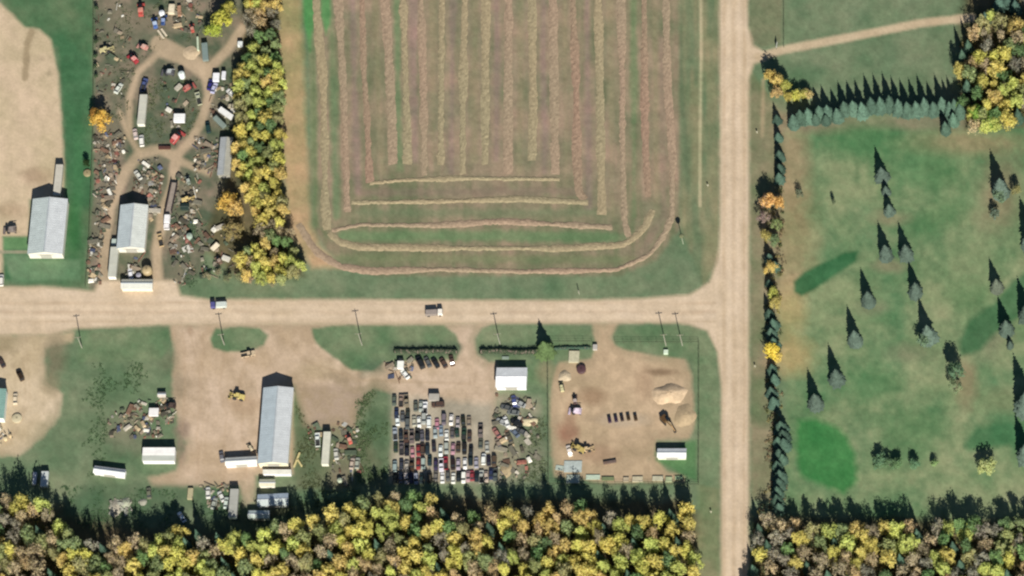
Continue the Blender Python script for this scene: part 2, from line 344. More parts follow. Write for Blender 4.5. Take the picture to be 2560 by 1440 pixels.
# scrapyard tracks
tracks = [([(256, 740), (262, 600), (275, 520), (312, 432), (350, 385), (400, 374), (440, 392), (432, 460), (408, 530), (392, 620), (396, 745)], 13),
          ([(300, 282), (322, 340), (350, 385)], 7), ([(325, 330), (322, 250), (345, 180), (395, 135), (450, 150), (512, 175)], 8),
          ([(605, 72), (565, 130), (512, 180), (522, 240), (505, 300), (478, 350), (440, 390)], 11), ([(395, 110), (460, 140), (512, 178)], 20), ([(440, 400), (520, 432)], 9)]
for pl, wd in tracks:
    d = seg_dist(X, Y, pl)-wd+N3*7; put(ramp(d, 5)*0.88, mixc((182, 162, 132), (204, 180, 150), 0.5+N1*2)); CLS[(d < 0)] = 5
# roads
N6 = fbm(X*0.6+Y*0.25, Y*0.9-X*0.2, 46, 97, 4, .6)
for ax in (456, 500, 560, 612): put(ramp(np.abs(X-ax+N2*70+N1*10)-3, 3)*0.35*((Y > 830) & (Y < 1200) & (CLS == 2)), (184, 158, 128))
for k, pl in enumerate([[(700, 830), (760, 900), (900, 950), (1180, 960), (1200, 840)], [(480, 830), (520, 1000), (500, 1180)], [(1510, 830), (1520, 960), (1480, 1090), (1600, 1120), (1700, 1060)], [(1510, 840), (1600, 950), (1640, 1020)], [(60, 850), (70, 1000), (20, 1110)]]):
    for o_ in (-5, 5): put(ramp(np.abs(seg_dist(X+o_, Y, pl))-2.5+N3*3, 3)*0.35*(CLS == 2), (180, 156, 126))
road = [(-300, 722), (100, 716), (235, 728), (248, 700), (440, 700), (452, 738), (520, 748), (900, 748), (1420, 751), (1600, 746), (1725, 736), (1772, 706), (1794, 650), (1800, 560), (1800, 300), (1797, -300),
        (1870, -300), (1870, 60), (1882, 112), (1912, 128), (1915, 150), (1885, 160), (1873, 200), (1872, 1700), (1803, 1700), (1803, 960), (1792, 880), (1768, 828), (1725, 812), (1690, 808), (420, 812), (190, 822), (120, 838), (-300, 838)]
rd = sdf(X, Y, road)+N3*4
put(ramp(rd, 5), mixc((208, 186, 156), (224, 202, 174), 0.5+N1*1.2+fbm(X*0.15, Y, 12, 55, 3)*0.8*(X < 1760)+fbm(X, Y*0.1, 12, 56, 3)*1.2*(X > 1780))); CLS[rd < 0] = 1
put(ramp(np.abs(rd+1)-1.5, 4)*0.45*(rd > -8), (160, 146, 112))
for tx, cw, cc in ((1810, 5, (196, 170, 138)), (1822, 4, (228, 206, 176)), (1834, 5, (198, 172, 142)), (1846, 4, (230, 206, 178)), (1860, 5, (192, 166, 134))): put(ramp(np.abs(X-tx+N1*6)-cw*.6, 3)*(0.5+N6*1.2).clip(0, .8)*(rd < -4), cc)
for ty, cw, cc in ((758, 4, (196, 170, 140)), (770, 4, (226, 204, 174)), (780, 5, (198, 172, 144)), (792, 5, (230, 208, 180)), (804, 3, (196, 172, 142))): put(ramp(np.abs(Y-ty+N1*8)-cw*.6, 3)*(0.45+N6*1.2).clip(0, .8)*((rd < -4) & (X < 1790)), cc)
drv = [(1895, 142), (1960, 124), (2100, 98), (2200, 78), (2300, 58), (2430, 44)]
dd = seg_dist(X, Y, drv)-10+N3*3; put(ramp(dd, 4), mixc((196, 174, 142), (208, 188, 156), 0.5+N1*2)); CLS[dd < 0] = 5
put(ramp(seg_dist(X, Y, [(-100, 630), (75, 630)])-3+N3*2, 2)*0.9, (170, 162, 136))
# grass islands and mown verge south of the road
for pl in ([(196, 826), (420, 824), (424, 870), (400, 900), (196, 905)], [(524, 846), (540, 822), (600, 816), (650, 820), (672, 838), (660, 862), (625, 878), (570, 880), (535, 870)],
           [(780, 822), (830, 814), (1110, 812), (1140, 835), (1150, 868), (1140, 900), (1060, 900), (960, 905), (930, 928), (880, 925), (830, 890), (790, 860)],
           [(1205, 820), (1240, 812), (1440, 814), (1478, 830), (1488, 860), (1478, 895), (1390, 905), (1375, 985), (1240, 900), (1210, 890), (1190, 862)],
           [(1535, 835), (1560, 816), (1720, 816), (1765, 830), (1790, 880), (1798, 1000), (1798, 1220), (1745, 1210), (1742, 1000), (1732, 900), (1640, 885), (1560, 872), (1538, 858)]):
    d = sdf(X, Y, pl)+N3*5; put(ramp(d, 4), mixc((102, 128, 92), (128, 140, 106), 0.55+N1*2+N2)); CLS[d < 0] = 0
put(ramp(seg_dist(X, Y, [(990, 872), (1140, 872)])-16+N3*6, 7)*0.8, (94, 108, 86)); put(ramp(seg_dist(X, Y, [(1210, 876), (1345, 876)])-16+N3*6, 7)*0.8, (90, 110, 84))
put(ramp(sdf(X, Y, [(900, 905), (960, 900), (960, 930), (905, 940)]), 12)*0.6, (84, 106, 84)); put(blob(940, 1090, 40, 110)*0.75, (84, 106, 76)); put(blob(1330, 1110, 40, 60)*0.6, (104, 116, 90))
put(blob(1365, 930, 22, 26)*0.5, (160, 142, 112)); put(blob(1660, 1150, 60, 34)*0.0, (90, 130, 80)); put(ramp(sdf(X, Y, [(1640, 1150), (1725, 1100), (1742, 1100), (1742, 1205), (1700, 1185)])+N3*6, 6), (90, 128, 84))
put(blob(270, 1050, 60, 130)*0.45, (84, 110, 78)); put(blob(320, 1080, 50, 50)*0.6, (134, 128, 106)); put(blob(150, 1110, 60, 60)*0.4, (104, 124, 92))
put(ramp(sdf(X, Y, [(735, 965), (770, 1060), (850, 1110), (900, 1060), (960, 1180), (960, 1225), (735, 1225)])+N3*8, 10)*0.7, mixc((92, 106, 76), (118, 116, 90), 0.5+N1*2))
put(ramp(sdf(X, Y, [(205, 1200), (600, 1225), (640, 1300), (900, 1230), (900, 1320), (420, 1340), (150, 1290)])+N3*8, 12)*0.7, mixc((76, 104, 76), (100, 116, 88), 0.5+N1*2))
put(blob(850, 1190, 26, 30)*0.6, (134, 124, 104))
N5 = fbm(X, Y, 9, 91, 3); N6 = fbm(X*0.6+Y*0.25, Y*0.9-X*0.2, 46, 97, 4, .6)
grassy = ((CLS == 0) | (CLS == 4) | (CLS == 3))[..., None]
C *= 1+grassy*(N5[..., None]*0.30+N6[..., None]*0.25)
C *= (1+N6[..., None]*grassy*np.array([.5, .12, .28], np.float32))
C *= (1+N3[..., None]*0.26+(RNG.random(X.shape)[..., None]-.5)*0.07)
np.clip(C, 0.004, 0.86, out=C)

M_GROUND, t_, b_ = newmat('ground_cover')
at = t_.nodes.new('ShaderNodeAttribute'); at.attribute_name = 'Col'; geo = t_.nodes.new('ShaderNodeNewGeometry')
n1 = t_.nodes.new('ShaderNodeTexNoise'); n1.inputs['Scale'].default_value = 0.9; n1.inputs['Detail'].default_value = 6; n1.inputs['Roughness'].default_value = 0.65
r1 = t_.nodes.new('ShaderNodeMapRange'); r1.inputs['From Min'].default_value = 0.25; r1.inputs['From Max'].default_value = 0.75; r1.inputs['To Min'].default_value = 0.9; r1.inputs['To Max'].default_value = 1.1
t_.links.new(geo.outputs['Position'], n1.inputs['Vector']); t_.links.new(n1.outputs['Fac'], r1.inputs['Value'])
mx = t_.nodes.new('ShaderNodeVectorMath'); mx.operation = 'SCALE'
t_.links.new(at.outputs['Color'], mx.inputs[0]); t_.links.new(r1.outputs[0], mx.inputs['Scale']); t_.links.new(mx.outputs[0], b_.inputs['Base Color'])
b_.inputs['Roughness'].default_value = 1; b_.inputs['Specular IOR Level'].default_value = 0.05
bp = t_.nodes.new('ShaderNodeBump'); bp.inputs['Strength'].default_value = 0.5; bp.inputs['Distance'].default_value = 0.12
t_.links.new(n1.outputs['Fac'], bp.inputs['Height']); t_.links.new(bp.outputs[0], b_.inputs['Normal'])

WX, WY = PN(X.astype(np.float64), Y.astype(np.float64))
ny, nx = X.shape
fc = CLS[:-1, :-1]
idx = (np.arange(ny-1)[:, None]*nx+np.arange(nx-1)[None, :])
for k, nm in enumerate(('grass_ground', 'gravel_road', 'dirt_yard', 'hay_field', 'golf_lawn', 'dirt_track')):
    sel = idx[fc == k]
    q = np.stack([sel, sel+nx, sel+nx+1, sel+1], 1)
    used, inv = np.unique(q.ravel(), return_inverse=True)
    me = bpy.data.meshes.new(nm); nv = len(used); nf = len(q)
    co = np.zeros((nv, 3), np.float32); co[:, 0] = WX.ravel()[used]; co[:, 1] = WY.ravel()[used]
    me.vertices.add(nv); me.vertices.foreach_set('co', co.ravel())
    me.loops.add(nf*4); me.loops.foreach_set('vertex_index', inv.astype(np.int32))
    me.polygons.add(nf); me.polygons.foreach_set('loop_start', np.arange(0, nf*4, 4, dtype=np.int32))
    me.update(calc_edges=True)
    ca = me.color_attributes.new('Col', 'FLOAT_COLOR', 'POINT')
    cc = np.ones((nv, 4), np.float32); cc[:, :3] = C.reshape(-1, 3)[used]; ca.data.foreach_set('color', cc.ravel())
    me.materials.append(M_GROUND)
    tag(link(bpy.data.objects.new(nm, me)), kind='structure')
mb = MB(); mb.add([(-4000, -4000, -0.08), (4000, -4000, -0.08), (4000, 4000, -0.08), (-4000, 4000, -0.08)], [(0, 1, 2, 3)])
far = part('far_ground', mb.mesh('far_ground', obj_paint('far_grass', 1, 0.05, 0.3, 0.02)), None, (108, 128, 96)); tag(far, kind='structure')

# ------------------------------------------------------------------ windrows
def smooth_poly(pts, step=6.0):
    out = []
    for k in range(len(pts)-1):
        x0, y0 = pts[k]; x1, y1 = pts[k+1]; n = max(1, int(math.hypot(x1-x0, y1-y0)/step))
        out += [(x0+(x1-x0)*i/n, y0+(y1-y0)*i/n) for i in range(n)]
    out.append(pts[-1])
    for _ in range(5):
        out = [out[0]]+[((out[i-1][0]+2*out[i][0]+out[i+1][0])/4, (out[i-1][1]+2*out[i][1]+out[i+1][1])/4) for i in range(1, len(out)-1)]+[out[-1]]
    return out
def windrow(pts, label, col, wd=1.25, seed=0):
    r = random.Random(seed); c = smooth_poly(pts)
    W = [P(x+r.uniform(-1, 1), y+r.uniform(-1, 1)) for x, y in c]; mb = MB(); vs = []; fs = []; cols = []
    ph = r.random()*10; prof = [(-1, 0), (-.72, .5), (-.3, .9), (.1, 1), (.55, .7), (1, 0)]; hh = 0; ww = 1
    for i, p in enumerate(W):
        tv = (W[min(i+1, len(W)-1)]-W[max(i-1, 0)]).normalized(); nv = Vector((tv.y, -tv.x, 0))
        ww += r.uniform(-.16, .16); ww = min(1.35, max(0.7, ww)); en = min(1, 0.4+min(i, len(W)-1-i)*.3)
        for (u, z) in prof:
            q = p+nv*(u*wd*ww+r.uniform(-.13, .13)); vs.append((q.x, q.y, max(-0.02, z*0.26*en*(0.8+0.4*r.random())) if z else -0.03))
    n = len(prof)
    base = alb(col); g = alb((150, 150, 118)); fs2 = []
    for i in range(len(W)-1):
        k = 0.5+0.5*math.sin(i*.07+ph)
        for j in range(n-1):
            fs.append((i*n+j, i*n+j+1, (i+1)*n+j+1, (i+1)*n+j)); q = r.uniform(.88, 1.08)
            cols.append(tuple((base[x]*(1-.25*k)+g[x]*.25*k)*q for x in range(3)))
    mb.v = vs; mb.f = fs; mb.c = cols
    o = part('windrow', mb.mesh('windrow', M_HAY, color=True), None); tag(o, label, 'windrow', 'windrows of cut hay in the field')
TAN, PINK, RED = (172, 156, 124), (174, 150, 126), (168, 140, 118)
VR = [([(787, -120), (790, 0), (797, 100), (808, 200), (812, 400), (812, 500), (818, 575)], TAN), ([(842, -120), (845, 0), (855, 150), (860, 250), (865, 400), (868, 530)], PINK), ([(902, -120), (905, 0), (908, 150), (918, 300), (922, 400), (925, 458)], RED),
      ([(955, -120), (962, 0), (972, 150), (980, 300), (982, 412)], PINK), ([(1004, -120), (1008, 0), (1012, 150), (1018, 300), (1018, 412)], TAN), ([(1050, -120), (1052, 0), (1058, 200), (1060, 350), (1060, 440)], PINK), ([(1106, -120), (1105, 0), (1103, 200), (1102, 412)], TAN),
      ([(1163, -120), (1162, 0), (1158, 200), (1156, 410), (1158, 436)], TAN), ([(1216, -120), (1215, 0), (1213, 200), (1212, 412)], TAN), ([(1273, -120), (1272, 0), (1270, 250), (1270, 436)], PINK), ([(1329, -120), (1330, 0), (1333, 250), (1330, 402)], TAN),
      ([(1381, -120), (1382, 0), (1385, 200), (1388, 436)], PINK), ([(1430, -120), (1432, 0), (1440, 200), (1442, 400), (1446, 480), (1462, 500)], RED), ([(1493, -120), (1495, 0), (1500, 200), (1502, 400), (1505, 538)], TAN), ([(1549, -120), (1552, 0), (1556, 200), (1556, 400), (1562, 560), (1572, 592)], PINK),
      ([(1608, -120), (1610, 0), (1612, 300), (1615, 400), (1620, 492)], RED)]
ORD = ['first', 'second', 'third', 'fourth', 'fifth', 'sixth', 'seventh', 'eighth', 'ninth', 'tenth', 'eleventh', 'twelfth', 'thirteenth', 'fourteenth', 'fifteenth', 'sixteenth', 'seventeenth', 'eighteenth', 'nineteenth', 'twentieth',
       'twenty-first', 'twenty-second', 'twenty-third', 'twenty-fourth', 'twenty-fifth', 'twenty-sixth', 'twenty-seventh', 'twenty-eighth', 'twenty-ninth', 'thirtieth']
for i, (pl, c) in enumerate(VR):
    nm = {TAN: 'tan', PINK: 'pinkish tan', RED: 'reddish brown'}[c]
    windrow(pl, f'straight {nm} ridge of hay running north, {ORD[i]} from the west side of the field', c, 1.5, i)
windrow([(925, 458), (1000, 450), (1160, 445), (1400, 448)], 'shortest crosswise ridge of hay, innermost, closing off the north-running rows', TAN, 1.1, 30)
windrow([(880, 506), (1100, 503), (1300, 497), (1470, 506)], 'crosswise tan ridge of hay, second out from the innermost one', TAN, 1.15, 31)
windrow([(830, 576), (900, 562), (1100, 563), (1250, 553), (1530, 568)], 'crosswise pinkish ridge of hay north of the green strip of stubble', PINK, 1.15, 32)
windrow([(822, 582), (850, 606), (900, 618), (1100, 620), (1400, 621), (1560, 612), (1608, 575), (1632, 525)], 'long ridge of hay south of the green strip, bending north at its east end', TAN, 1.25, 33)
windrow([(745, 560), (790, 630), (850, 667), (930, 678), (1100, 673), (1300, 679), (1540, 675), (1620, 640), (1660, 590), (1680, 540), (1682, 400), (1668, 200), (1665, 0), (1662, -120)], 'outermost ridge of hay curving round the field corners beside the road', PINK, 1.3, 34)

# ------------------------------------------------------------------ buildings
def rect_frame(cs, z):
    """corners TL TR BR BL in photo pixels at height z -> centre, rz, width, length"""
    w = [P(x, y, z) for x, y in cs]
    u = ((w[1]-w[0])+(w[2]-w[3]))*0.5; v = ((w[0]-w[3])+(w[1]-w[2]))*0.5
    c = (w[0]+w[1]+w[2]+w[3])/4; rz = math.atan2(u.y, u.x)
    nv = Vector((-math.sin(rz), math.cos(rz), 0))
    return Vector((c.x, c.y, 0)), rz, u.length, abs(v.dot(nv))
def R4(x0, y0, x1, y1): return [(x0, y0), (x1, y0), (x1, y1), (x0, y1)]
def door_parts(root, W, Lh, wd, hgt, col=(190, 186, 172), x=0):
    d = MB().box((x, -Lh-0.03, hgt/2+0.02), (wd, 0.08, hgt)).mesh('door', M_METAL); o = part('door', d, root, col)
    part('door_track', MB().box((x, -Lh-0.06, hgt+0.12), (wd*1.5, 0.1, 0.16)).mesh('door_track', M_METAL), root, (120, 120, 116))
def gable(name, label, cs, eave, rise, axis='y', wall=(236, 230, 212), roof=((196, 204, 206), (206, 208, 208)), oh=0.25, door=True, rib=1.0, cat='building', cap=(188, 194, 196)):
    c, rz, W, L = rect_frame(cs, eave)
    root = empty(name, c, rz, label, cat)
    if axis == 'x': hw, hl = L/2-oh, W/2-oh
    else: hw, hl = W/2-oh, L/2-oh
    rot = math.pi/2 if axis == 'x' else 0
    prof = [(-hw, 0), (hw, 0), (hw, eave-0.05), (0, eave+rise-0.08), (-hw, eave-0.05)]
    part('wall', MB().prism(prof, -hl, hl).mesh('wall', M_WALL), root, wall, rz=rot)
    for sgn, rc in ((-1, roof[0]), (1, roof[1])):
        s = MB(); ex = hw+oh; ez = eave-rise*oh/hw
        x0, x1 = sgn*ex, 0
        pts = []
        for yy in (-hl-oh, hl+oh):
            pts += [(x0, yy, ez), (x1, yy, eave+rise), (x1, yy, eave+rise+0.08), (x0, yy, ez+0.08)]
        s.add(pts, [(0, 1, 2, 3), (7, 6, 5, 4), (0, 4, 5, 1), (1, 5, 6, 2), (2, 6, 7, 3), (3, 7, 4, 0)])
        n = int(2*(hl+oh)/rib)
        for k in range(1, n):
            yy = -hl-oh+k*2*(hl+oh)/n; w_ = 0.05
            s.add([(x0, yy-w_, ez+0.08), (x1, yy-w_, eave+rise+0.08), (x1, yy+w_, eave+rise+0.08), (x0, yy+w_, ez+0.08), (x0, yy, ez+0.14), (x1, yy, eave+rise+0.14)], [(0, 1, 5, 4), (4, 5, 2, 3), (0, 4, 3), (1, 2, 5)])
        part('roof_slope', s.mesh('roof_slope', M_METAL), root, rc, rz=rot)
    part('ridge_cap', MB().prism([(-0.3, eave+rise+0.06), (0, eave+rise+0.1), (0.3, eave+rise+0.06), (0, eave+rise+0.2)], -hl-oh, hl+oh).mesh('ridge_cap', M_METAL), root, cap, rz=rot)
    if door: door_parts(root, W, L/2-oh, min(4.2, W*0.42), eave*0.72)
    return root, c, rz, W, L
gable('metal_barn', 'pale grey gabled metal barn with bright south wall beside the bare tan field', R4(75, 497, 163, 635), 4.4, 1.6, roof=((196, 206, 202), (204, 208, 208)))
gable('metal_barn', 'pale grey metal shed inside the looping tracks of the scrapyard', R4(296, 512, 366, 621), 4.1, 1.4, roof=((194, 204, 204), (212, 216, 208)))
gable('long_barn', 'longest blue-grey metal building standing in the middle of the dirt yard', R4(651, 969, 727, 1159), 4.3, 1.4, wall=(244, 236, 204), roof=((186, 198, 202), (202, 206, 206)))
gable('equipment_shed', 'low cream shed south of the scrapyard tracks beside the road', R4(303, 698, 382, 722), 2.7, 0.8, 'x', wall=(246, 234, 212), roof=((208, 208, 196), (252, 246, 220)), door=False)
gable('lean_shed', 'small weathered grey roof at the west edge of the tree belt', R4(547, 343, 579, 438), 2.9, 0.25, wall=(170, 166, 150), roof=((168, 172, 172), (172, 170, 156)), cap=(168, 170, 164))
gable('garage_building', 'brilliant white metal garage just north-east of the crowded car lot', R4(1240, 919, 1317, 968), 3.2, 0.6, 'x', wall=(255, 255, 250), roof=((255, 255, 252), (225, 228, 228)), cap=(250, 250, 250))
gable('utility_shed', 'white shed in the south-east corner of the fenced yard', R4(1643, 1121, 1716, 1144), 2.5, 0.5, 'x', wall=(240, 240, 220), roof=((248, 248, 242), (232, 236, 236)))
gable('utility_shed', 'white gabled shed tilted on the grass in the south-west', [(234, 1163), (313, 1174), (314, 1192), (235, 1183)], 2.5, 0.6, 'x', wall=(255, 252, 246), roof=((245, 246, 240), (214, 216, 214)))
gable('storage_shed', 'cream shed joined to the west side of the longest building', [(562, 1145), (640, 1140), (645, 1160), (564, 1164)], 2.7, 0.5, 'x', wall=(255, 250, 244), roof=((246, 244, 232), (230, 230, 220)))
gable('storage_shed', 'blue-grey shed south of the longest building', [(641, 1236), (719, 1233), (722, 1262), (646, 1266)], 2.6, 0.5, 'x', wall=(216, 224, 214), roof=((202, 212, 206), (178, 192, 204)))
gable('storage_shed', 'southernmost pale green-grey shed at the edge of the south wood', R4(620, 1276, 674, 1296), 2.5, 0.4, 'x', wall=(226, 236, 214), roof=((204, 214, 200), (190, 202, 198)))
gable('lean_shed', 'small cream shed between the long building and the blue-grey shed', R4(648, 1198, 688, 1216), 2.2, 0.3, 'x', wall=(250, 246, 226), roof=((234, 226, 196), (196, 196, 172)), door=False)
gable('machine_hall', 'teal-roofed hall cut by the west edge of the photo', R4(-95, 972, 13, 1046), 4.2, 1.3, wall=(244, 250, 240), roof=((120, 160, 150), (132, 168, 156)), cap=(120, 150, 142))
gable('small_shack', 'tan shack at the west side of the central dirt yard', R4(394, 980, 415, 992), 1.8, 0.3, 'x', wall=(206, 196, 180), roof=((214, 204, 190), (196, 190, 178)), door=False, rib=2)
gable('small_shack', 'squat dark green hut beside the yellow truck in the scrapyard', R4(451, 508, 473, 524), 1.6, 0.2, 'x', wall=(60, 72, 62), roof=((44, 60, 52), (40, 56, 50)), door=False, rib=2, cap=(44, 58, 50))
# lean-to on the long barn and the striped flat shed
def monoslope(name, label, cs, hn, hs, wall, rowcols, cat='building'):
    z = (hn+hs)/2; c, rz, W, L = rect_frame(cs, z); root = empty(name, c, rz, label, cat)
    hw, hl = W/2-.15, L/2-.15
    part('wall', MB().add([(-hw, -hl, 0), (hw, -hl, 0), (hw, hl, 0), (-hw, hl, 0), (-hw, -hl, hs-.06), (hw, -hl, hs-.06), (hw, hl, hn-.06), (-hw, hl, hn-.06)], [(3, 2, 1, 0), (4, 5, 6, 7), (0, 1, 5, 4), (1, 2, 6, 5), (2, 3, 7, 6), (3, 0, 4, 7)]) or MB().mesh('x', M_WALL), root) if False else None
    b = MB(); b.add([(-hw, -hl, 0), (hw, -hl, 0), (hw, hl, 0), (-hw, hl, 0), (-hw, -hl, hs-.06), (hw, -hl, hs-.06), (hw, hl, hn-.06), (-hw, hl, hn-.06)], [(3, 2, 1, 0), (4, 5, 6, 7), (0, 1, 5, 4), (1, 2, 6, 5), (2, 3, 7, 6), (3, 0, 4, 7)])
    part('wall', b.mesh('wall', M_WALL), root, wall)
    n = len(rowcols); Lo = L/2
    for k, rc in enumerate(rowcols):       # rowcols from the south edge northwards
        y0 = -Lo+2*Lo*k/n; y1 = -Lo+2*Lo*(k+1)/n-0.03; f = lambda y: hs+(hn-hs)*(y+Lo)/(2*Lo)
        q = MB(); pts = [(-W/2, y0, f(y0)), (W/2, y0, f(y0)), (W/2, y1, f(y1)), (-W/2, y1, f(y1))]
        q.add(pts+[(x, y, z2+.07) for x, y, z2 in pts], [(3, 2, 1, 0), (4, 5, 6, 7), (0, 1, 5, 4), (1, 2, 6, 5), (2, 3, 7, 6), (3, 0, 4, 7)])
        part('roof_panel', q.mesh('roof_panel', M_METAL), root, rc)
    return root
monoslope('lean_to', 'white lean-to across the south end of the longest building', R4(657, 1174, 728, 1185), 2.6, 2.3, (255, 255, 250), [(222, 220, 206)])
monoslope('machine_shed', 'white shed with a grey band along its roof, west of the central yard', R4(356, 1119, 437, 1152), 3.4, 3.1, (255, 252, 244), [(196, 200, 188), (196, 200, 188), (255, 253, 244), (250, 246, 240), (252, 250, 244)])

# ------------------------------------------------------------------ vehicles
def wheel_mesh(r=0.33, wd=0.24):
    return MB().tube((-wd/2, 0, 0), (wd/2, 0, 0), r, r, 10).mesh('wheel', M_RUBBER)
WHEEL = wheel_mesh(); WHEEL_BIG = wheel_mesh(0.5, 0.35); WHEEL_HUGE = wheel_mesh(0.8, 0.55)
def wheels(root, xs, ys, me=WHEEL, r=0.33):
    for y in ys:
        for x in (-xs, xs): part('wheel', me, root, loc=(x, y, r))
def car_meshes():
    out = {}
    # sedan, nose towards +y
    def body(L, Wd, hz, noseh, tail):
        b = MB(); h = Wd/2
        ys = [-L/2, -L/2+0.25, -L/4, L/6, L/2-0.45, L/2]; top = [tail-.12, tail, hz, hz, noseh, noseh-.2]; wx = [h*.86, h*.97, h, h, h*.95, h*.8]
        pts = []
        for y, t, x in zip(ys, top, wx): pts += [(-x, y, .28), (x, y, .28), (x*1.0, y, t*.72), (x*.88, y, t), (-x*.88, y, t), (-x, y, t*.72)]
        fs = []; n = 6
        for i in range(len(ys)-1):
            for j in range(n): fs.append((i*n+j, i*n+(j+1) % n, (i+1)*n+(j+1) % n, (i+1)*n+j))
        fs += [(5, 4, 3, 2, 1, 0), tuple((len(ys)-1)*n+j for j in range(n))]
        b.add(pts, [f[::-1] for f in fs]); return b
    def cabin(y0, y1, y2, y3, wb, wt, z0, z1):
        g = MB(); g.add([(-wb, y0, z0), (wb, y0, z0), (wb, y3, z0), (-wb, y3, z0), (-wt, y1, z1), (wt, y1, z1), (wt, y2, z1), (-wt, y2, z1)], [(3, 2, 1, 0), (4, 5, 6, 7), (0, 1, 5, 4), (1, 2, 6, 5), (2, 3, 7, 6), (3, 0, 4, 7)]); return g
    def roof(y1, y2, wt, z): return MB().box((0, (y1+y2)/2, z+.03), (wt*2+.04, y2-y1+.04, .06))
    out['car'] = (body(4.7, 1.82, .92, .78, .95).mesh('body', M_PAINT), cabin(-1.75, -1.15, .35, 1.1, .78, .62, .88, 1.38).mesh('window_glass', M_GLASS), roof(-1.2, .4, .64, 1.38).mesh('roof', M_PAINT), 1.42, .8)
    out['suv'] = (body(4.8, 1.9, 1.05, .98, 1.1).mesh('body', M_PAINT), cabin(-2.2, -1.95, .5, 1.15, .84, .72, 1.02, 1.7).mesh('window_glass', M_GLASS), roof(-2.0, .55, .74, 1.7).mesh('roof', M_PAINT), 1.45, .84)
    out['pickup'] = (None, cabin(-.35, -.2, .85, 1.35, .8, .68, 1.05, 1.75).mesh('window_glass', M_GLASS), roof(-.25, .9, .7, 1.75).mesh('roof', M_PAINT), 1.7, .84)
    b = MB(); b.box((0, 1.5, .7), (1.9, 2.4, .7)); b.box((0, .4, .7), (1.9, .9, .7)); b.box((0, -1.45, .48), (1.85, 2.6, .2)); b.box((-.88, -1.45, .82), (.1, 2.6, .5)); b.box((.88, -1.45, .82), (.1, 2.6, .5)); b.box((0, -2.72, .82), (1.85, .08, .5))
    out['pickup'] = (b.mesh('body', M_PAINT),)+out['pickup'][1:]
    return out
CM = car_meshes()
M_BED = MB().box((0, -1.45, .6), (1.66, 2.5, .04)).mesh('cargo_bed', M_RUBBER)
def car(px, py, rz, col, label, kind='car', group=None, L=1.0, cat=None, roofcol=None):
    zt = 1.3; loc = P(px, py, 0.9); loc.z = 0
    if kind == 'pickup': name, ct = 'pickup_truck', 'pickup truck'
    elif kind == 'suv': name, ct = 'station_wagon', 'car'
    else: name, ct = 'parked_car', 'car'
    root = empty(name, loc, math.radians(rz), label, cat or ct, group)
    root.scale = (L*.98, L, L)
    b, g, r, wy, wx = CM[kind]
    part('body', b, root, col); part('window_glass', g, root); part('roof', r, root, roofcol or col)
    if kind == 'pickup': part('cargo_bed', M_BED, root)
    for y in (-wy, wy):
        for x in (-wx, wx): part('wheel', WHEEL, root, loc=(x, y, .33))
    return root
# ---- the crowded lot: rows from north to south, (x, y, colour, kind)
W_, LG, DG, BK, NV, DT, RD, PK, BR, MV, TN, BG, LB = (252, 252, 244), (176, 178, 174), (98, 100, 98), (42, 44, 44), (56, 60, 80), (44, 64, 60), (150, 62, 66), (196, 150, 150), (92, 72, 62), (120, 110, 116), (156, 140, 122), (196, 190, 172), (156, 170, 172)
CN = {W_: 'white', LG: 'light grey', DG: 'dark grey', BK: 'black', NV: 'navy blue', DT: 'dark green', RD: 'red', PK: 'faded pink', BR: 'dark brown', MV: 'mauve grey', TN: 'tan', BG: 'beige', LB: 'pale blue'}
ROWS = [
 ('northernmost', [(986, 1000, DG), (1003, 1003, TN), (1016, 1002, TN), (1039, 1014, DG), (1052, 1016, LG), (1063, 1020, W_)]),
 ('second', [(991, 1032, NV), (994, 1050, W_), (1006, 1040, DG), (1019, 1034, DT), (1019, 1060, DG), (1035, 1052, BG), (1047, 1054, W_), (1060, 1047, LG), (1073, 1054, W_), (1092, 1058, PK), (1110, 1048, MV), (1128, 1050, W_), (1144, 1056, LG), (1158, 1050, BK), (1172, 1052, TN)]),
 ('third', [(988, 1084, LG), (1002, 1085, BK), (1015, 1090, BR), (1029, 1092, MV), (1043, 1087, BK), (1055, 1087, DG), (1068, 1087, BK), (1088, 1080, LG), (1102, 1076, LB), (1117, 1086, W_), (1131, 1082, DG), (1143, 1078, DT), (1160, 1086, DT), (1174, 1090, BR), (1201, 1078, MV)]),
 ('fourth', [(989, 1116, DT), (1004, 1122, DG), (1018, 1124, BK), (1031, 1130, PK), (1045, 1126, RD), (1056, 1120, BR), (1069, 1122, DT), (1084, 1116, BK), (1102, 1126, W_), (1116, 1120, LG), (1132, 1122, PK), (1146, 1118, BR), (1161, 1122, BK), (1177, 1124, BK), (1201, 1108, DG), (1217, 1117, LG)]),
 ('fifth', [(987, 1164, LB), (1003, 1160, NV), (1017, 1165, BG), (1030, 1162, BR), (1045, 1160, RD), (1058, 1160, LG), (1074, 1150, DT), (1089, 1160, NV), (1103, 1162, W_), (1115, 1158, RD), (1132, 1160, BK), (1146, 1160, LG), (1162, 1158, W_), (1177, 1150, DT), (1191, 1156, LG), (1209, 1147, W_), (1222, 1150, BK), (1235, 1152, BR)]),
 ('southernmost', [(988, 1192, BK), (1002, 1194, MV), (1016, 1196, BG), (1027, 1193, NV), (1040, 1196, LB), (1053, 1195, DT), (1073, 1193, BR), (1089, 1188, MV), (1106, 1194, W_), (1120, 1188, DG), (1133, 1195, W_), (1146, 1190, BK), (1159, 1194, W_), (1170, 1190, PK), (1180, 1188, RD), (1191, 1190, BK), (1203, 1192, LG), (1216, 1192, BG), (1227, 1184, NV), (1239, 1186, DG)])]
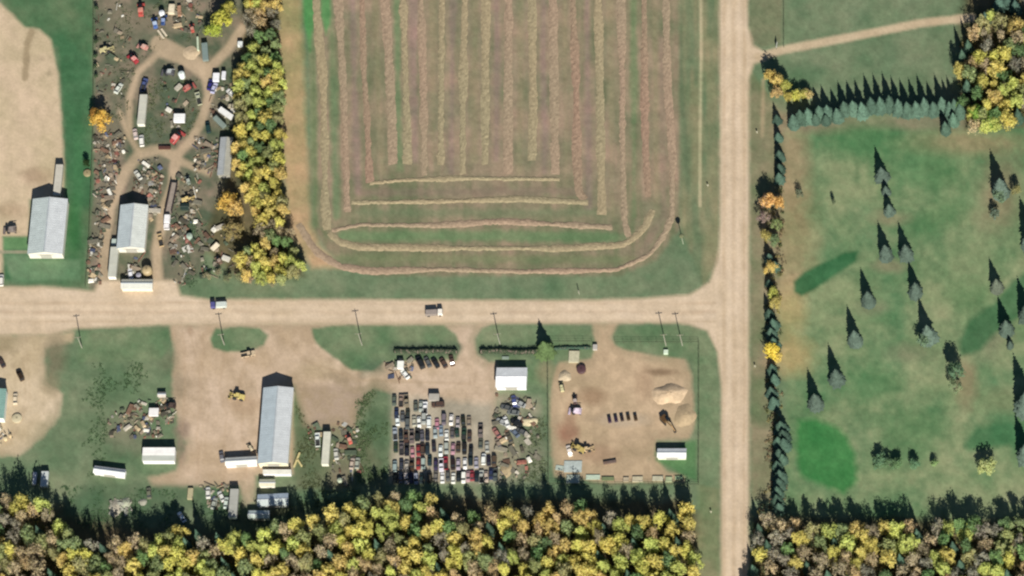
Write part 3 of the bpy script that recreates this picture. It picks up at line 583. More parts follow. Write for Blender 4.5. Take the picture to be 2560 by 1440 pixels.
for rn, row in ROWS:
    for i, (x, y, c) in enumerate(row):
        kd = random.choice(['car', 'car', 'car', 'suv', 'pickup'])
        wd = {'car': 'car', 'suv': 'station wagon', 'pickup': 'pickup'}[kd]
        cc = tuple(max(8, min(255, v+random.randint(-8, 8))) for v in c)
        car(x+random.uniform(-.6, .6), y+random.uniform(-1, 1), random.uniform(-3, 3)+(180 if random.random() < .4 else 0), cc, f'{CN[c]} {wd}, {ORD[i]} from the west in the {rn} row of the crowded lot', kd, 'vehicles packed into the crowded lot', 0.93)
for i, (x, y, c, r_) in enumerate([(1050, 906, BK, 26), (1069, 904, DG, 24), (1088, 906, BK, 30), (1108, 906, BR, 28), (1129, 900, BR, 12)]):
    car(x, y, r_, c, f'{CN[c]} car parked at an angle along the hedge, {ORD[i]} from the west', 'car' if i != 0 else 'suv', 'cars slanted beside the hedge', 1.0 if i else 1.15)
for (x, y, r_, c, kd, lb) in [
    (1095, 1011, 90, BR, 'suv', 'dark brown wagon parked crosswise at the north edge of the crowded lot'), (1012, 934, 35, W_, 'car', 'small white car slanted south of the white camper near the hedge'),
    (1266, 1018, 70, DG, 'car', 'dark grey car lying crosswise south of the white garage'), (1285, 1001, 10, (80, 90, 140), 'car', 'blue car touching the south wall of the white garage'), (1300, 1008, 60, LG, 'car', 'light grey car south-east of the white garage'),
    (1241, 1081, 30, (178, 122, 112), 'car', 'faded red car alone east of the crowded lot'), (1254, 1054, 60, LG, 'car', 'pale grey car north of the faded red car'), (1266, 1054, 20, W_, 'car', 'short white car beside a pale grey one south of the garage'),
    (1291, 1057, 55, BK, 'suv', 'black wagon near the tan earth heap east of the lot'), (1303, 1078, 62, DG, 'car', 'dark grey car south of the black wagon'), (1286, 1080, 40, (110, 122, 138), 'car', 'slate blue car beside the dark grey car'), (1273, 1094, 22, (104, 98, 80), 'car', 'olive car slanted among the weeds east of the lot'),
    (1246, 1108, 20, TN, 'car', 'tan car sunk in weeds south of the faded red car'), (1283, 1030, 80, (120, 124, 120), 'car', 'mid grey car between the garage and the tan earth heap'),
    (620, 885, -80, (214, 192, 158), 'pickup', 'tan pickup stopped on the south rim of the oval grass island'), (50, 938, 26, (62, 48, 34), 'suv', 'dark brown wagon parked slantwise in the western yard'), (3, 905, 30, (80, 64, 60), 'car', 'dark car cut by the west edge north of the brown wagon'),
    (3, 700, 0, (250, 244, 230), 'suv', 'white vehicle cut by the west edge north of the road'), (38, 996, 0, (240, 222, 190), 'car', 'cream car beside the teal-roofed hall'), (401, 600, 12, (214, 186, 140), 'pickup', 'tan pickup on the scrapyard track east of the pale shed'),
    (345, 437, 32, (232, 230, 214), 'car', 'cream car lying slantwise north of the pale shed'), (354, 351, 5, (255, 252, 240), 'suv', 'white van-like wagon south of the long cream trailer'), (338, 334, 10, (226, 206, 196), 'car', 'pinkish cream car west of the white wagon'),
    (535, 219, -20, (196, 196, 224), 'car', 'lilac car beside the blue wreck at the tree belt'), (526, 211, -18, (54, 50, 120), 'car', 'deep blue car at the bend of the scrapyard track'), (578, 232, 45, (250, 248, 240), 'car', 'white car nose to the tree belt'),
    (496, 246, 14, (196, 198, 166), 'pickup', 'pale olive pickup east of the ring of tracks'), (554, 1141, 10, (110, 110, 116), 'car', 'grey car against the west end of the cream shed'), (520, 1231, 3, (240, 238, 226), 'car', 'white car in the line south of the central yard'),
    (553, 1240, 25, (236, 236, 226), 'car', 'small white car beside the grey semi-trailer'), (565, 1256, -5, (214, 226, 212), 'car', 'pale green car against the grey semi-trailer'), (535, 1258, -15, (180, 184, 170), 'car', 'grey car behind the line south of the yard'),
    (454, 1292, 30, (220, 232, 236), 'car', 'bluish white car at the edge of the south wood'), (794, 1099, 3, (240, 246, 236), 'pickup', 'white pickup west of the long cream trailer'), (840, 1134, 6, (216, 214, 200), 'car', 'cream car east of the long cream trailer'),
    (880, 1158, -8, (204, 186, 166), 'car', 'dusty beige car in the weeds near the south wood'), (893, 1157, -5, (176, 180, 162), 'car', 'grey-green car beside the dusty beige one'), (1423, 1126, 14, (255, 240, 222), 'car', 'cream white car west of the yellow loader'),
    (360, 212, -15, (84, 96, 140), 'pickup', 'blue-grey pickup north of the long cream trailer'), (296, 220, -30, (232, 236, 220), 'car', 'white wreck alone in the western scrapyard'), (326, 684, 10, (248, 248, 250), 'car', 'small white car against the cream shed by the road'),
    (372, 1232, 5, (120, 120, 100), 'car', 'dull grey-green car at the weedy edge below the striped shed'), (520, 318, 10, (40, 66, 62), 'suv', 'dark green wagon west of the weathered grey roof'), (585, 266, 80, (196, 186, 160), 'suv', 'sand-coloured wagon under the edge of the belt')]:
    car(x, y, r_, c, lb, kd)
# ---- long trailers
def trailer(name, label, cs, h, col, front=None, cat='trailer', south=None):
    c, rz, W, L = rect_frame(cs, h); root = empty(name, c, rz, label, cat)
    b = MB().box((0, 0, .95+(h-1.02)/2), (W-.08, L-.1, h-1.02)).mesh('body', M_PAINT); part('body', b, root, col)
    part('roof', MB().box((0, 0, h-.03), (W, L, .06)).mesh('roof', M_METAL), root, front or col)
    for k in range(1, int(L/1.6)): part('roof_rib', MB().box((0, -L/2+k*L/int(L/1.6), h+.02), (W*.98, .07, .05)).mesh('roof_rib', M_METAL), root, col) if k % 2 else None
    part('door', MB().box((0, -L/2+.01, .95+(h-1)/2), (W*.94, .06, h-1.15)).mesh('door', M_PAINT), root, south or col)
    part('frame', MB().box((0, 0, .82), (W*.5, L*.96, .2)).mesh('frame', M_RUBBER), root)
    wheels(root, W/2-.25, (-L/2+1.2, -L/2+2.4), WHEEL_BIG, .5)
    return root
trailer('semi_trailer', 'pale semi-trailer parked tight against the north end of the western barn', R4(136, 411, 154, 488), 3.0, (206, 200, 184))
trailer('semi_trailer', 'long cream semi-trailer standing north to south in the scrapyard loop', R4(346, 236, 365, 310), 3.2, (214, 210, 190), (206, 204, 188), south=(250, 248, 228))
trailer('semi_trailer', 'grey-cream semi-trailer beside the western wall of the scrapyard shed', R4(273, 617, 293, 692), 3.4, (206, 206, 188), (204, 204, 188), south=(252, 250, 238))
trailer('semi_trailer', 'slim cream semi-trailer in the weeds east of the longest building', [(804, 1079), (822, 1079), (826, 1160), (808, 1160)], 3.1, (222, 220, 200), (218, 216, 196), south=(252, 250, 226))
trailer('semi_trailer', 'grey semi-trailer with a bright end, south of the central yard', [(571, 1222), (592, 1222), (596, 1292), (575, 1292)], 3.2, (178, 178, 168), (178, 178, 168), south=(236, 250, 236))
trailer('flat_trailer', 'short white trailer slanted against the tree belt', [(551, 265), (583, 287), (577, 298), (546, 276)], 2.4, (250, 250, 244))
trailer('flat_trailer', 'grey-green trailer slanted just below the short white one', [(530, 295), (540, 289), (566, 310), (557, 320)], 2.2, (138, 152, 142))
trailer('camper_trailer', 'small round white camper beside the hedge', R4(993, 902, 1009, 920), 2.4, (252, 252, 240), cat='camper')
trailer('camper_trailer', 'light grey camper north of the crowded lot', R4(1072, 984, 1098, 1000), 2.2, (184, 178, 166), cat='camper')
trailer('camper_trailer', 'cream trailer slanted in the clearing beside the golden trees', [(542, 606), (550, 613), (532, 626), (524, 619)], 1.6, (252, 238, 208), cat='camper')
trailer('box_truck', 'square white truck box lying inside the ring of tracks', R4(434, 284, 462, 303), 2.6, (255, 255, 250), cat='truck')
trailer('box_truck', 'white truck box at the bend by the tree belt', R4(532, 182, 548, 201), 2.4, (250, 250, 250), cat='truck')
trailer('box_truck', 'narrow white van box next to the bend of the track', R4(554, 178, 564, 196), 2.2, (238, 238, 240), cat='truck')
trailer('box_truck', 'pale truck with a wide load, on the western grass above the south wood', R4(102, 1178, 120, 1216), 2.6, (206, 212, 208), cat='truck')
trailer('flat_trailer', 'narrow pale trailer beside the truck on the western grass', R4(82, 1180, 91, 1210), 2.0, (206, 210, 214))
trailer('box_truck', 'green-tinted grey bus under the great yellow-green tree', [(508, 108), (524, 104), (515, 150), (502, 150)], 2.4, (132, 148, 142), cat='bus')
trailer('box_truck', 'white box truck among junk west of the central yard', R4(372, 1020, 396, 1038), 2.2, (250, 246, 240), cat='truck')
def truck_with_deck(px, py, rz, cabc, deckc, label, deckh=1.2, L=6.2, box=None):
    loc = P(px, py, 1.2); loc.z = 0; root = empty('flatbed_truck', loc, math.radians(rz), label, 'truck')
    part('cab', MB().box((0, L/2-.9, 1.35), (2.1, 1.8, 1.9), taper=.92).mesh('cab', M_PAINT), root, cabc)
    part('windshield', MB().box((0, L/2-.02, 1.75), (1.8, .06, .7)).mesh('windshield', M_GLASS), root)
    part('deck', MB().box((0, -.95, deckh-.1), (2.3, L-1.95, .2)).mesh('deck', M_WOOD), root, deckc)
    if box: part('load', MB().box((0, -.95, deckh+.45), (2.0, L-2.4, .9)).mesh('load', M_PAINT), root, box)
    part('frame', MB().box((0, 0, .7), (1, L-.4, .25)).mesh('frame', M_RUBBER), root)
    wheels(root, .95, (L/2-1.1, -L/2+1.2), WHEEL_BIG, .5); return root
truck_with_deck(547, 763, 90, (92, 92, 146), (214, 218, 206), 'truck with a blue cab and white box driving west on the road', box=(216, 224, 214))
truck_with_deck(1085, 782, -90, (255, 246, 230), (150, 142, 136), 'truck with a cream cab and dark deck on the road', L=6.6, box=(164, 152, 142))
# white semi with a long flat trailer
r0 = truck_with_deck(418, 556, 180-4, (255, 250, 246), (252, 248, 244), 'white truck facing south in front of its grey flat trailer', 1.9, 5.6, (255, 252, 248))
c, rz, W, L = rect_frame([(428, 456), (444, 457), (430, 534), (415, 532)], 1.4)
rt = empty('flat_trailer', c, rz, 'long grey flat trailer behind the white truck on the scrapyard track', 'trailer')
part('deck', MB().box((0, 0, 1.3), (W, L, .2)).mesh('deck', M_WOOD), rt, (160, 148, 136))
for k in (-1, 1): part('side_rail', MB().box((k*(W/2-.05), 0, 1.9), (.12, L, 1.0)).mesh('side_rail', M_PAINT), rt, (70, 56, 58))
wheels(rt, W/2-.3, (-L/2+1, L/2-2, L/2-3.2), WHEEL_BIG, .5)
# ---- machines
def loader(px, py, rz, col, label, sc=1.0, name='wheel_loader', cat='loader'):
    loc = P(px, py, 1.2); loc.z = 0; root = empty(name, loc, math.radians(rz), label, cat); root.scale = (sc,)*3
    part('body', MB().box((0, -1.4, 1.25), (1.9, 2.4, 1.1), taper=.9).box((0, .9, .95), (1.2, 1.6, .6)).mesh('body', M_PAINT), root, col)
    part('cab', MB().box((0, 0, 2.0), (1.4, 1.3, 1.3), taper=.85).mesh('cab', M_GLASS), root)
    part('roof', MB().box((0, 0, 2.7), (1.5, 1.4, .1)).mesh('roof', M_PAINT), root, col)
    for k in (-1, 1): part('lift_arm', MB().box((k*.55, 2.1, 1.1), (.2, 1.9, .28), rot=Matrix.Rotation(-.25, 3, 'X')).mesh('lift_arm', M_PAINT), root, col)
    b = MB(); b.prism([(-1.25, .15), (1.25, .15), (1.25, .35), (-1.25, .35)], 2.8, 3.7); b.box((0, 2.85, .7), (2.5, .1, 1.0)); b.box((-1.25, 3.2, .6), (.08, .9, .8)); b.box((1.25, 3.2, .6), (.08, .9, .8))
    part('bucket', b.mesh('bucket', M_OLDPAINT), root, tuple(int(v*.8) for v in col))
    wheels(root, .98, (-1.5, 1.2), WHEEL_HUGE, .8); return root
loader(595, 991, 75, (226, 206, 128), 'yellow wheel loader alone in the middle of the central dirt yard')
loader(1446, 1121, 60, (206, 184, 112), 'yellow loader in the west of the fenced yard'); loader(1466, 1123, -80, (222, 196, 150), 'sand-coloured loader just east of the yellow loader', .8)
loader(625, 1117, 30, (226, 210, 176), 'small skid loader near the cream shed on the longest building', .55)
loader(1404, 967, 10, (216, 208, 160), 'small pale yellow machine near the gate of the fenced yard', .7)
loader(264, 124, -80, (216, 204, 150), 'cream yellow machine at the western edge of the scrapyard', .9)
loader(468, 498, -80, (232, 206, 140), 'yellow truck-like machine north of the dark green hut', .85)
def combine(px, py, rz, col, label, sc=1.0, top=None):
    loc = P(px, py, 1.5); loc.z = 0; root = empty('farm_combine', loc, math.radians(rz), label, 'combine'); root.scale = (sc,)*3
    part('body', MB().box((0, -.6, 1.8), (2.2, 4.2, 1.7), taper=.86).mesh('body', M_OLDPAINT), root, col)
    part('grain_tank', MB().box((0, -.4, 2.85), (1.8, 1.8, .5), taper=1.15).mesh('grain_tank', M_OLDPAINT), root, top or tuple(min(255, v+60) for v in col))
    part('cab', MB().box((0, 1.9, 2.1), (1.5, 1.1, 1.4), taper=.9).mesh('cab', M_GLASS), root)
    part('header', MB().box((0, 3.2, .6), (3.4, .9, .8)).tube((-1.7, 3.6, .6), (1.7, 3.6, .6), .4, .4, 8).mesh('header', M_OLDPAINT), root, col)
    part('unloading_pipe', MB().tube((1, 0, 3.0), (1.2, -3.0, 3.0), .14, .14, 6).mesh('unloading_pipe', M_OLDPAINT), root, top or col)
    wheels(root, 1.2, (1.2,), WHEEL_HUGE, .8); wheels(root, 1.0, (-2.1,), WHEEL_BIG, .5); return root
combine(352, 26, 3, (184, 78, 70), 'tall red harvester at the north edge of the scrapyard', .9, (226, 150, 130)); combine(334, 147, 40, (164, 56, 62), 'deep red harvester with a pink tank, inside the north-west of the scrapyard', .8, (240, 168, 158)); combine(358, 116, 60, (206, 150, 136), 'faded pink machine beside the deep red harvester', .7, (224, 184, 166))
combine(440, 345, -40, (186, 78, 76), 'red and pink harvester at the south of the ring of tracks', .95, (244, 176, 166)); combine(480, 70, 10, (180, 84, 72), 'small red machine west of the great yellow-green tree', .6, (206, 150, 130)); combine(470, 218, -60, (170, 92, 84), 'dull red machine along the eastern arc of the ring', .75, (196, 130, 118))
combine(873, 1098, 18, (196, 98, 84), 'faded red machine in the weeds east of the cream trailer', .65, (216, 160, 140)); combine(387, 58, 10, (70, 100, 160), 'blue harvester at the north of the scrapyard', .75, (190, 206, 228)); combine(408, 50, -5, (44, 70, 120), 'darker blue machine just east of the blue harvester', .7, (150, 170, 206))
combine(422, 180, 80, (90, 90, 94), 'dark grey machine west of the white tank', .8, (190, 194, 190)); combine(27, 574, 88, (120, 110, 104), 'grey farm machine on the bare ground west of the barn', .8, (150, 140, 132)); combine(427, 1013, 80, (66, 54, 50), 'dark machine west of the central yard', .7, (90, 76, 68))
combine(1437, 1000, 5, (90, 70, 66), 'dark frame of a screening machine in the fenced yard', .6, (196, 180, 170)); combine(1440, 1027, 80, (206, 190, 206), 'pale lilac machine with a bright hopper in the fenced yard', .75, (252, 236, 246))
combine(547, 650, 30, (120, 100, 84), 'brown machine at the southern end of the tree belt', .6); combine(470, 450, 15, (120, 128, 116), 'grey machine below the weathered grey roof', .6)
# excavator
loc = P(1663, 1050, 1.0); loc.z = 0
ex = empty('excavator', loc, math.radians(-140), 'dark brown excavator with its arm laid out in the fenced yard', 'excavator')
for k in (-1, 1): part('crawler_track', MB().box((k*1.1, 0, .45), (.5, 3.2, .8)).mesh('crawler_track', M_RUBBER), ex)
part('body', MB().box((0, -.4, 1.5), (2.3, 2.6, 1.1)).mesh('body', M_PAINT), ex, (96, 72, 44)); part('cab', MB().box((-.6, .7, 2.0), (.95, 1.3, 1.4)).mesh('cab', M_GLASS), ex)
part('boom', MB().box((.3, 2.6, 2.4), (.4, 3.8, .45), rot=Matrix.Rotation(.3, 3, 'X')).mesh('boom', M_PAINT), ex, (170, 136, 90)); part('stick', MB().box((.3, 5.0, 1.9), (.3, 2.6, .35), rot=Matrix.Rotation(-.7, 3, 'X')).mesh('stick', M_PAINT), ex, (170, 136, 90))
part('bucket', MB().box((.3, 5.9, .6), (.9, .8, .8), taper=.7).mesh('bucket', M_RUBBER), ex)

# ---- tanks, bins, slabs, beams
def tank(px, py, r, h, col, label, name='storage_tank', dome=.25, cat='tank'):
    z = h; loc = P(px, py, z); loc.z = 0; o = empty(name, loc, 0, label, cat)
    part('shell', MB().tube((0, 0, 0), (0, 0, h), r, r, 18).mesh('shell', M_METAL), o, col); part('lid', MB().dome((0, 0, h), r*1.02, r*dome+.05, 18, 4).mesh('lid', M_METAL, True), o, col)
    part('hatch', MB().tube((0, 0, h+r*dome), (0, 0, h+r*dome+.15), r*.22, r*.22, 10).mesh('hatch', M_METAL), o, tuple(int(v*.8) for v in col)); return o
tank(404, 31, 1.1, 2.4, (250, 252, 252), 'round white tank at the north of the scrapyard'); tank(453, 184, 1.25, 2.6, (240, 248, 240), 'white upright tank at the north-east of the ring of tracks'); tank(473, 589, 1.2, 1.8, (170, 186, 168), 'pale green round tank in the grassy south of the scrapyard')
tank(367, 674, 1.9, 2.6, (184, 164, 124), 'wide brown domed bin north of the cream shed by the road', 'grain_bin', .5, 'grain bin'); tank(346, 687, 1.0, 1.6, (168, 166, 176), 'grey round tub beside the wide brown bin'); tank(849, 1200, .95, 1.5, (190, 200, 172), 'pale green round tank near the south wood, east of the long trailer')
tank(1453, 922, 1.75, 1.0, (92, 66, 68), 'low dark maroon tub north-west in the fenced yard', 'round_tub', .12); tank(13, 1096, .7, 1.0, (240, 218, 172), 'cream drum below the teal-roofed hall, the westerly one', 'oil_drum', .05, 'drum'); tank(25, 1089, .6, 1.0, (232, 206, 160), 'cream drum below the teal-roofed hall, the easterly one', 'oil_drum', .05, 'drum')
tank(42, 1045, 1.9, .5, (206, 194, 160), 'broad low tan cistern lid south of the teal-roofed hall', 'cistern_cover', .1); tank(218, 432, 1.5, .5, (164, 150, 112), 'round straw-coloured trough at the west fence of the scrapyard', 'round_tub', .1)
def bin_(px, py, col, label):
    loc = P(px, py, .9); loc.z = 0; o = empty('waste_bin', loc, math.radians(10), label, 'bin', 'row of dark bins')
    part('shell', MB().box((0, 0, .65), (1.25, 1.7, 1.3), taper=1.05).mesh('shell', M_PAINT), o, col); part('lid', MB().box((0, 0, 1.36), (1.35, 1.8, .1)).mesh('lid', M_PAINT), o, tuple(int(v*.8) for v in col))
for i, (x, y, c) in enumerate([(1524, 1050, (66, 52, 76)), (1540, 1048, (62, 50, 72)), (1555, 1046, (58, 48, 50)), (1571, 1044, (72, 58, 42)), (1589, 1045, (78, 60, 42))]):
    bin_(x, y, c, f'dark {["violet", "violet", "brown-black", "brown", "brown"][i]} bin, {ORD[i]} from the west in the row of five')
def block(name, label, cs, h, col, cat, mat=M_EARTH, grp=None):
    c, rz, W, L = rect_frame(cs, h); o = part(name, MB().box((0, 0, h/2), (W, L, h)).mesh(name, mat), None, col, loc=c, rz=rz); return tag(o, label, cat, grp)
block('concrete_slab', 'large pale blue-grey slab in the south-west corner of the fenced yard', [(1418, 1152), (1456, 1152), (1453, 1180), (1402, 1180)], .3, (184, 194, 188), 'slab')
block('concrete_slab', 'narrow pale slab reaching west of the large blue-grey one', [(1388, 1164), (1418, 1164), (1400, 1178), (1390, 1172)], .2, (176, 188, 176), 'slab'); block('concrete_slab', 'pale greenish slab south of the large blue-grey one', [(1418, 1187), (1450, 1187), (1448, 1208), (1414, 1208)], .3, (178, 188, 172), 'slab')
block('concrete_slab', 'bright mint strip of concrete at the south fence', R4(1465, 1187, 1500, 1198), .4, (196, 212, 190), 'slab'); block('concrete_slab', 'sand-coloured loading ramp north-west in the fenced yard', [(1424, 877), (1444, 877), (1452, 905), (1420, 905)], .8, (200, 194, 164), 'ramp')
for i, cs in enumerate([(1504, 1192, 1535, 1200), (1558, 1193, 1572, 1203), (1581, 1191, 1607, 1204), (1631, 1190, 1658, 1201), (1664, 1192, 1680, 1204), (1688, 1190, 1706, 1198)]):
    block('concrete_block', f'low pale block along the south edge of the fenced yard, {ORD[i]} from the west', R4(*cs), .55, [(120, 132, 96), (188, 174, 148), (202, 192, 162), (202, 198, 170), (176, 186, 146), (160, 184, 142)][i], 'block', M_EARTH, 'blocks along the south fence')
block('steel_beam', 'long dark steel beam on the ground in the fenced yard', [(1508, 1154), (1540, 1149), (1541, 1154), (1508, 1160)], .9, (112, 96, 88), 'beam', M_OLDPAINT); block('steel_beam', 'dark brown beam across the scrapyard track junction', R4(396, 365, 426, 371), 1.0, (92, 60, 52), 'beam', M_OLDPAINT)
block('pale_plank', 'pale plank south of the blue harvester, the westerly one', [(392, 76), (396, 74), (411, 94), (407, 97)], .4, (226, 212, 184), 'plank', M_WOOD); block('pale_plank', 'pale plank south of the blue harvester, the easterly one', [(402, 72), (406, 70), (417, 88), (413, 91)], .4, (230, 216, 188), 'plank', M_WOOD)
block('grain_auger', 'yellow auger tube leaning north-west beside the longest building', [(744, 1130), (747, 1130), (740, 1168), (736, 1166)], .8, (226, 210, 150), 'auger', M_PAINT); block('grain_auger', 'yellow auger tube leaning south-east beside the longest building', [(740, 1148), (744, 1146), (756, 1163), (753, 1165)], .8, (222, 206, 146), 'auger', M_PAINT)
block('white_crate', 'white crate below the twin utility poles inside the fence', R4(1659, 874, 1670, 884), .9, (226, 242, 214), 'crate', M_PAINT); block('white_crate', 'grey crate at the gate of the fenced yard', R4(1482, 861, 1493, 873), 1.2, (196, 190, 180), 'crate', M_PAINT)
block('white_crate', 'greenish white panel strip under the great yellow-green tree', [(490, 92), (495, 91), (498, 124), (494, 124)], 1.4, (208, 220, 190), 'panel', M_PAINT); block('white_crate', 'cream cab standing north of the pale planks', R4(421, 10, 436, 32), 1.6, (236, 222, 190), 'crate', M_OLDPAINT)
block('white_crate', 'brown cab beside the cream one at the north of the scrapyard', [(440, 14), (449, 14), (456, 36), (447, 38)], 1.4, (176, 136, 108), 'crate', M_OLDPAINT); block('white_crate', 'tall tan crate standing in the weeds south of the central yard', R4(469, 1220, 482, 1247), 1.0, (186, 176, 140), 'crate', M_WOOD)
block('white_crate', 'pale crate wedged between the semi-trailer and the scrapyard shed', R4(279, 597, 291, 612), 1.8, (196, 210, 198), 'crate', M_PAINT); block('white_crate', 'white crate touching the west edge of the tree belt', R4(594, 103, 606, 113), 1.8, (240, 244, 240), 'crate', M_PAINT)
block('white_crate', 'pale board lying east of the small white camper', R4(1255, 891, 1272, 897), .5, (150, 166, 150), 'panel', M_PAINT)

# ---- piles (uneven mounds)
def mound(name, label, px, py, rx, ry, h, col, cat='pile', seed=0, kind=None):
    r = random.Random(seed); o0 = P(px, py); mb = MB(); n, m_ = 26, 9; vs = []; fs = []; amp = [r.uniform(.78, 1.2) for _ in range(n)]
    for j in range(m_):
        t = j/(m_-1)
        for k in range(n):
            q = 2*math.pi*k/n; rr = (1-t)*(amp[k]*.5+amp[(k+1) % n]*.3+amp[k-1]*.2); hh = (1-(1-t)**1.6)
            vs.append((rx*S*rr*math.cos(q), ry*S*rr*math.sin(q)/0.9, h*hh*(1+r.uniform(-.08, .08))*(j > 0)-.02))
    for j in range(m_-1):
        for k in range(n): fs.append((j*n+k, j*n+(k+1) % n, (j+1)*n+(k+1) % n, (j+1)*n+k))
    mb.add(vs, fs); o = part(name, mb.mesh(name, M_EARTH, True), None, col, loc=o0); return tag(o, label, cat)
mound('sand_pile', 'broad pale sand heap near the east side of the fenced yard', 1673, 985, 46, 26, 1.6, (214, 188, 154), seed=1); mound('sand_pile', 'lower sandy heap just south of the broad pale one', 1712, 1040, 26, 30, 1.0, (190, 168, 134), seed=2)
mound('earth_pile', 'tan earth heap with a flat top east of the crowded lot', 1325, 1053, 24, 12, 1.3, (206, 194, 158), seed=3); mound('earth_pile', 'small tan heap at the north-west corner of the fenced yard', 1412, 940, 18, 14, .9, (204, 186, 156), seed=4)
mound('earth_pile', 'sandy heap with a dark rim south-east of the crowded lot', 1265, 1176, 16, 18, .9, (180, 162, 128), seed=5); mound('earth_pile', 'pale earth heap beside the scrapyard north track', 478, 132, 22, 18, .5, (206, 184, 152), seed=6)
mound('rubble_pile', 'pale broken concrete heap on the grass above the south wood', 289, 1268, 18, 22, 1.0, (190, 182, 162), seed=7); mound('rubble_pile', 'paler concrete heap east of the other one above the wood', 314, 1258, 14, 14, .9, (176, 180, 156), seed=8); mound('rubble_pile', 'small stone heap at the east end of the concrete heaps', 357, 1255, 12, 9, .6, (164, 162, 146), seed=9)

# ---- scrap heaps: nobody could count the pieces
PAL = [(140, 134, 116)]*5+[(116, 112, 96)]*5+[(90, 86, 72)]*4+[(166, 150, 128)]*4+[(200, 192, 174)]*3+[(122, 96, 78)]*5+[(236, 232, 216)]*2+[(150, 98, 84)]*2+[(92, 100, 124)]*2+[(80, 92, 72)]*4+[(184, 164, 130)]*3
def heap(poly, n, seed, pal=PAL, big=1.0, name='scrap_heap', label=None):
    r = random.Random(seed); xs = [p[0] for p in poly]; ys = [p[1] for p in poly]; mb = MB(); k = 0; tries = 0; n = int(n*.95)
    def inside(x, y):
        c = False; m_ = len(poly)
        for i in range(m_):
            x0, y0 = poly[i]; x1, y1 = poly[(i+1) % m_]
            if (y0 > y) != (y1 > y) and x < (x1-x0)*(y-y0)/(y1-y0)+x0: c = not c
        return c
    while k < n and tries < n*8:
        tries += 1; x, y = r.uniform(min(xs), max(xs)), r.uniform(min(ys), max(ys))
        if not inside(x, y): continue
        k += 1; p = P(x, y); c = alb(r.choice(pal)); q_ = r.uniform(.7, 1.25); c = tuple(v*q_ for v in c); rz = r.uniform(0, 3.14); t = r.random(); s = r.choice([.4, .55, .7, 1.0, 1.7])*r.uniform(.8, 1.2)*big; dens = math.sin(x*.11+seed)*math.cos(y*.09+seed*2)
        if dens < -.25 and r.random() < .8: continue
        if t < .45: mb.box((p.x, p.y, .25*s), (s*.9, s*r.uniform(.8, 2.6), .5*s), rz, c, r.uniform(.6, 1))
        elif t < .7: mb.box((p.x, p.y, .35), (s*1.1, s*1.5, .05), rz, c, rot=Matrix.Rotation(rz, 3, 'Z')@Matrix.Rotation(r.uniform(-.6, .6), 3, 'X'))
        elif t < .85: dx, dy = math.cos(rz)*s*1.4, math.sin(rz)*s*1.4; mb.tube((p.x-dx, p.y-dy, .25), (p.x+dx, p.y+dy, r.uniform(.2, .8)), .14, .14, 6, c)
        else: mb.tube((p.x, p.y, 0), (p.x, p.y, r.uniform(.3, 1.0)), .45*s, .42*s, 9, c)
    o = part(name, mb.mesh(name, M_SCRAP, color=True), None); tag(o, label, 'scrap', kind='stuff')
HP = [([(236, 322), (318, 335), (300, 440), (238, 480)], 260, 'grey and white scrap west of the looping track'), ([(238, 480), (296, 440), (258, 600), (252, 712), (218, 700), (222, 620), (240, 560)], 260, 'brownish scrap strip along the west side of the scrapyard'),
      ([(345, 400), (400, 395), (408, 450), (398, 520), (372, 560), (372, 500), (330, 480)], 190, 'scrap filling the loop north of the pale shed'), ([(440, 440), (500, 440), (500, 560), (480, 715), (436, 710), (425, 600)], 260, 'scrap strip east of the scrapyard track'),
      ([(480, 345), (546, 345), (546, 440), (488, 425)], 120, 'grey scrap west of the weathered roof'), ([(236, 20), (320, 10), (330, 110), (320, 260), (240, 230)], 90, 'scattered scrap in the north-west of the yard'), ([(410, 0), (500, 0), (505, 80), (420, 90)], 60, 'scattered scrap at the north edge of the yard'),
      ([(400, 200), (470, 215), (490, 300), (475, 330), (400, 300)], 45, 'thin scatter of scrap inside the ring of tracks'), ([(262, 1040), (350, 1000), (430, 1000), (436, 1050), (400, 1095), (280, 1095)], 230, 'timber and scrap west of the central yard'), ([(500, 1212), (572, 1212), (572, 1270), (520, 1270)], 70, 'scrap south of the central yard'),
      ([(770, 1060), (800, 1060), (800, 1130), (770, 1110)], 30, 'scrap west of the long cream trailer'), ([(826, 1060), (900, 1060), (905, 1180), (870, 1210), (830, 1180)], 90, 'scrap east of the long cream trailer'), ([(1236, 985), (1345, 990), (1350, 1060), (1340, 1190), (1245, 1205), (1240, 1100)], 170, 'scrap and weeds between the lot and the fenced yard'),
      ([(960, 905), (1035, 900), (1030, 945), (975, 950)], 60, 'scrap around the small white camper'), ([(500, 560), (600, 560), (600, 690), (500, 700)], 80, 'scrap under the southern end of the belt'), ([(520, 200), (590, 200), (590, 320), (530, 310)], 70, 'scrap along the belt beside the trailers'), ([(0, 1040), (40, 1100), (20, 1120), (-40, 1100)], 30, 'scrap south of the teal-roofed hall'),
      ([(320, 640), (356, 640), (352, 690), (318, 695)], 34, 'junk north of the cream shed by the road')]
for i, (pl, n, lb) in enumerate(HP): heap(pl, n, 100+i, label=lb)
heap([(278, 1245), (330, 1245), (330, 1290), (280, 1290)], 60, 140, [(196, 190, 172), (176, 176, 158), (150, 146, 130)], .9, 'rubble_scatter', 'broken concrete scattered above the south wood')

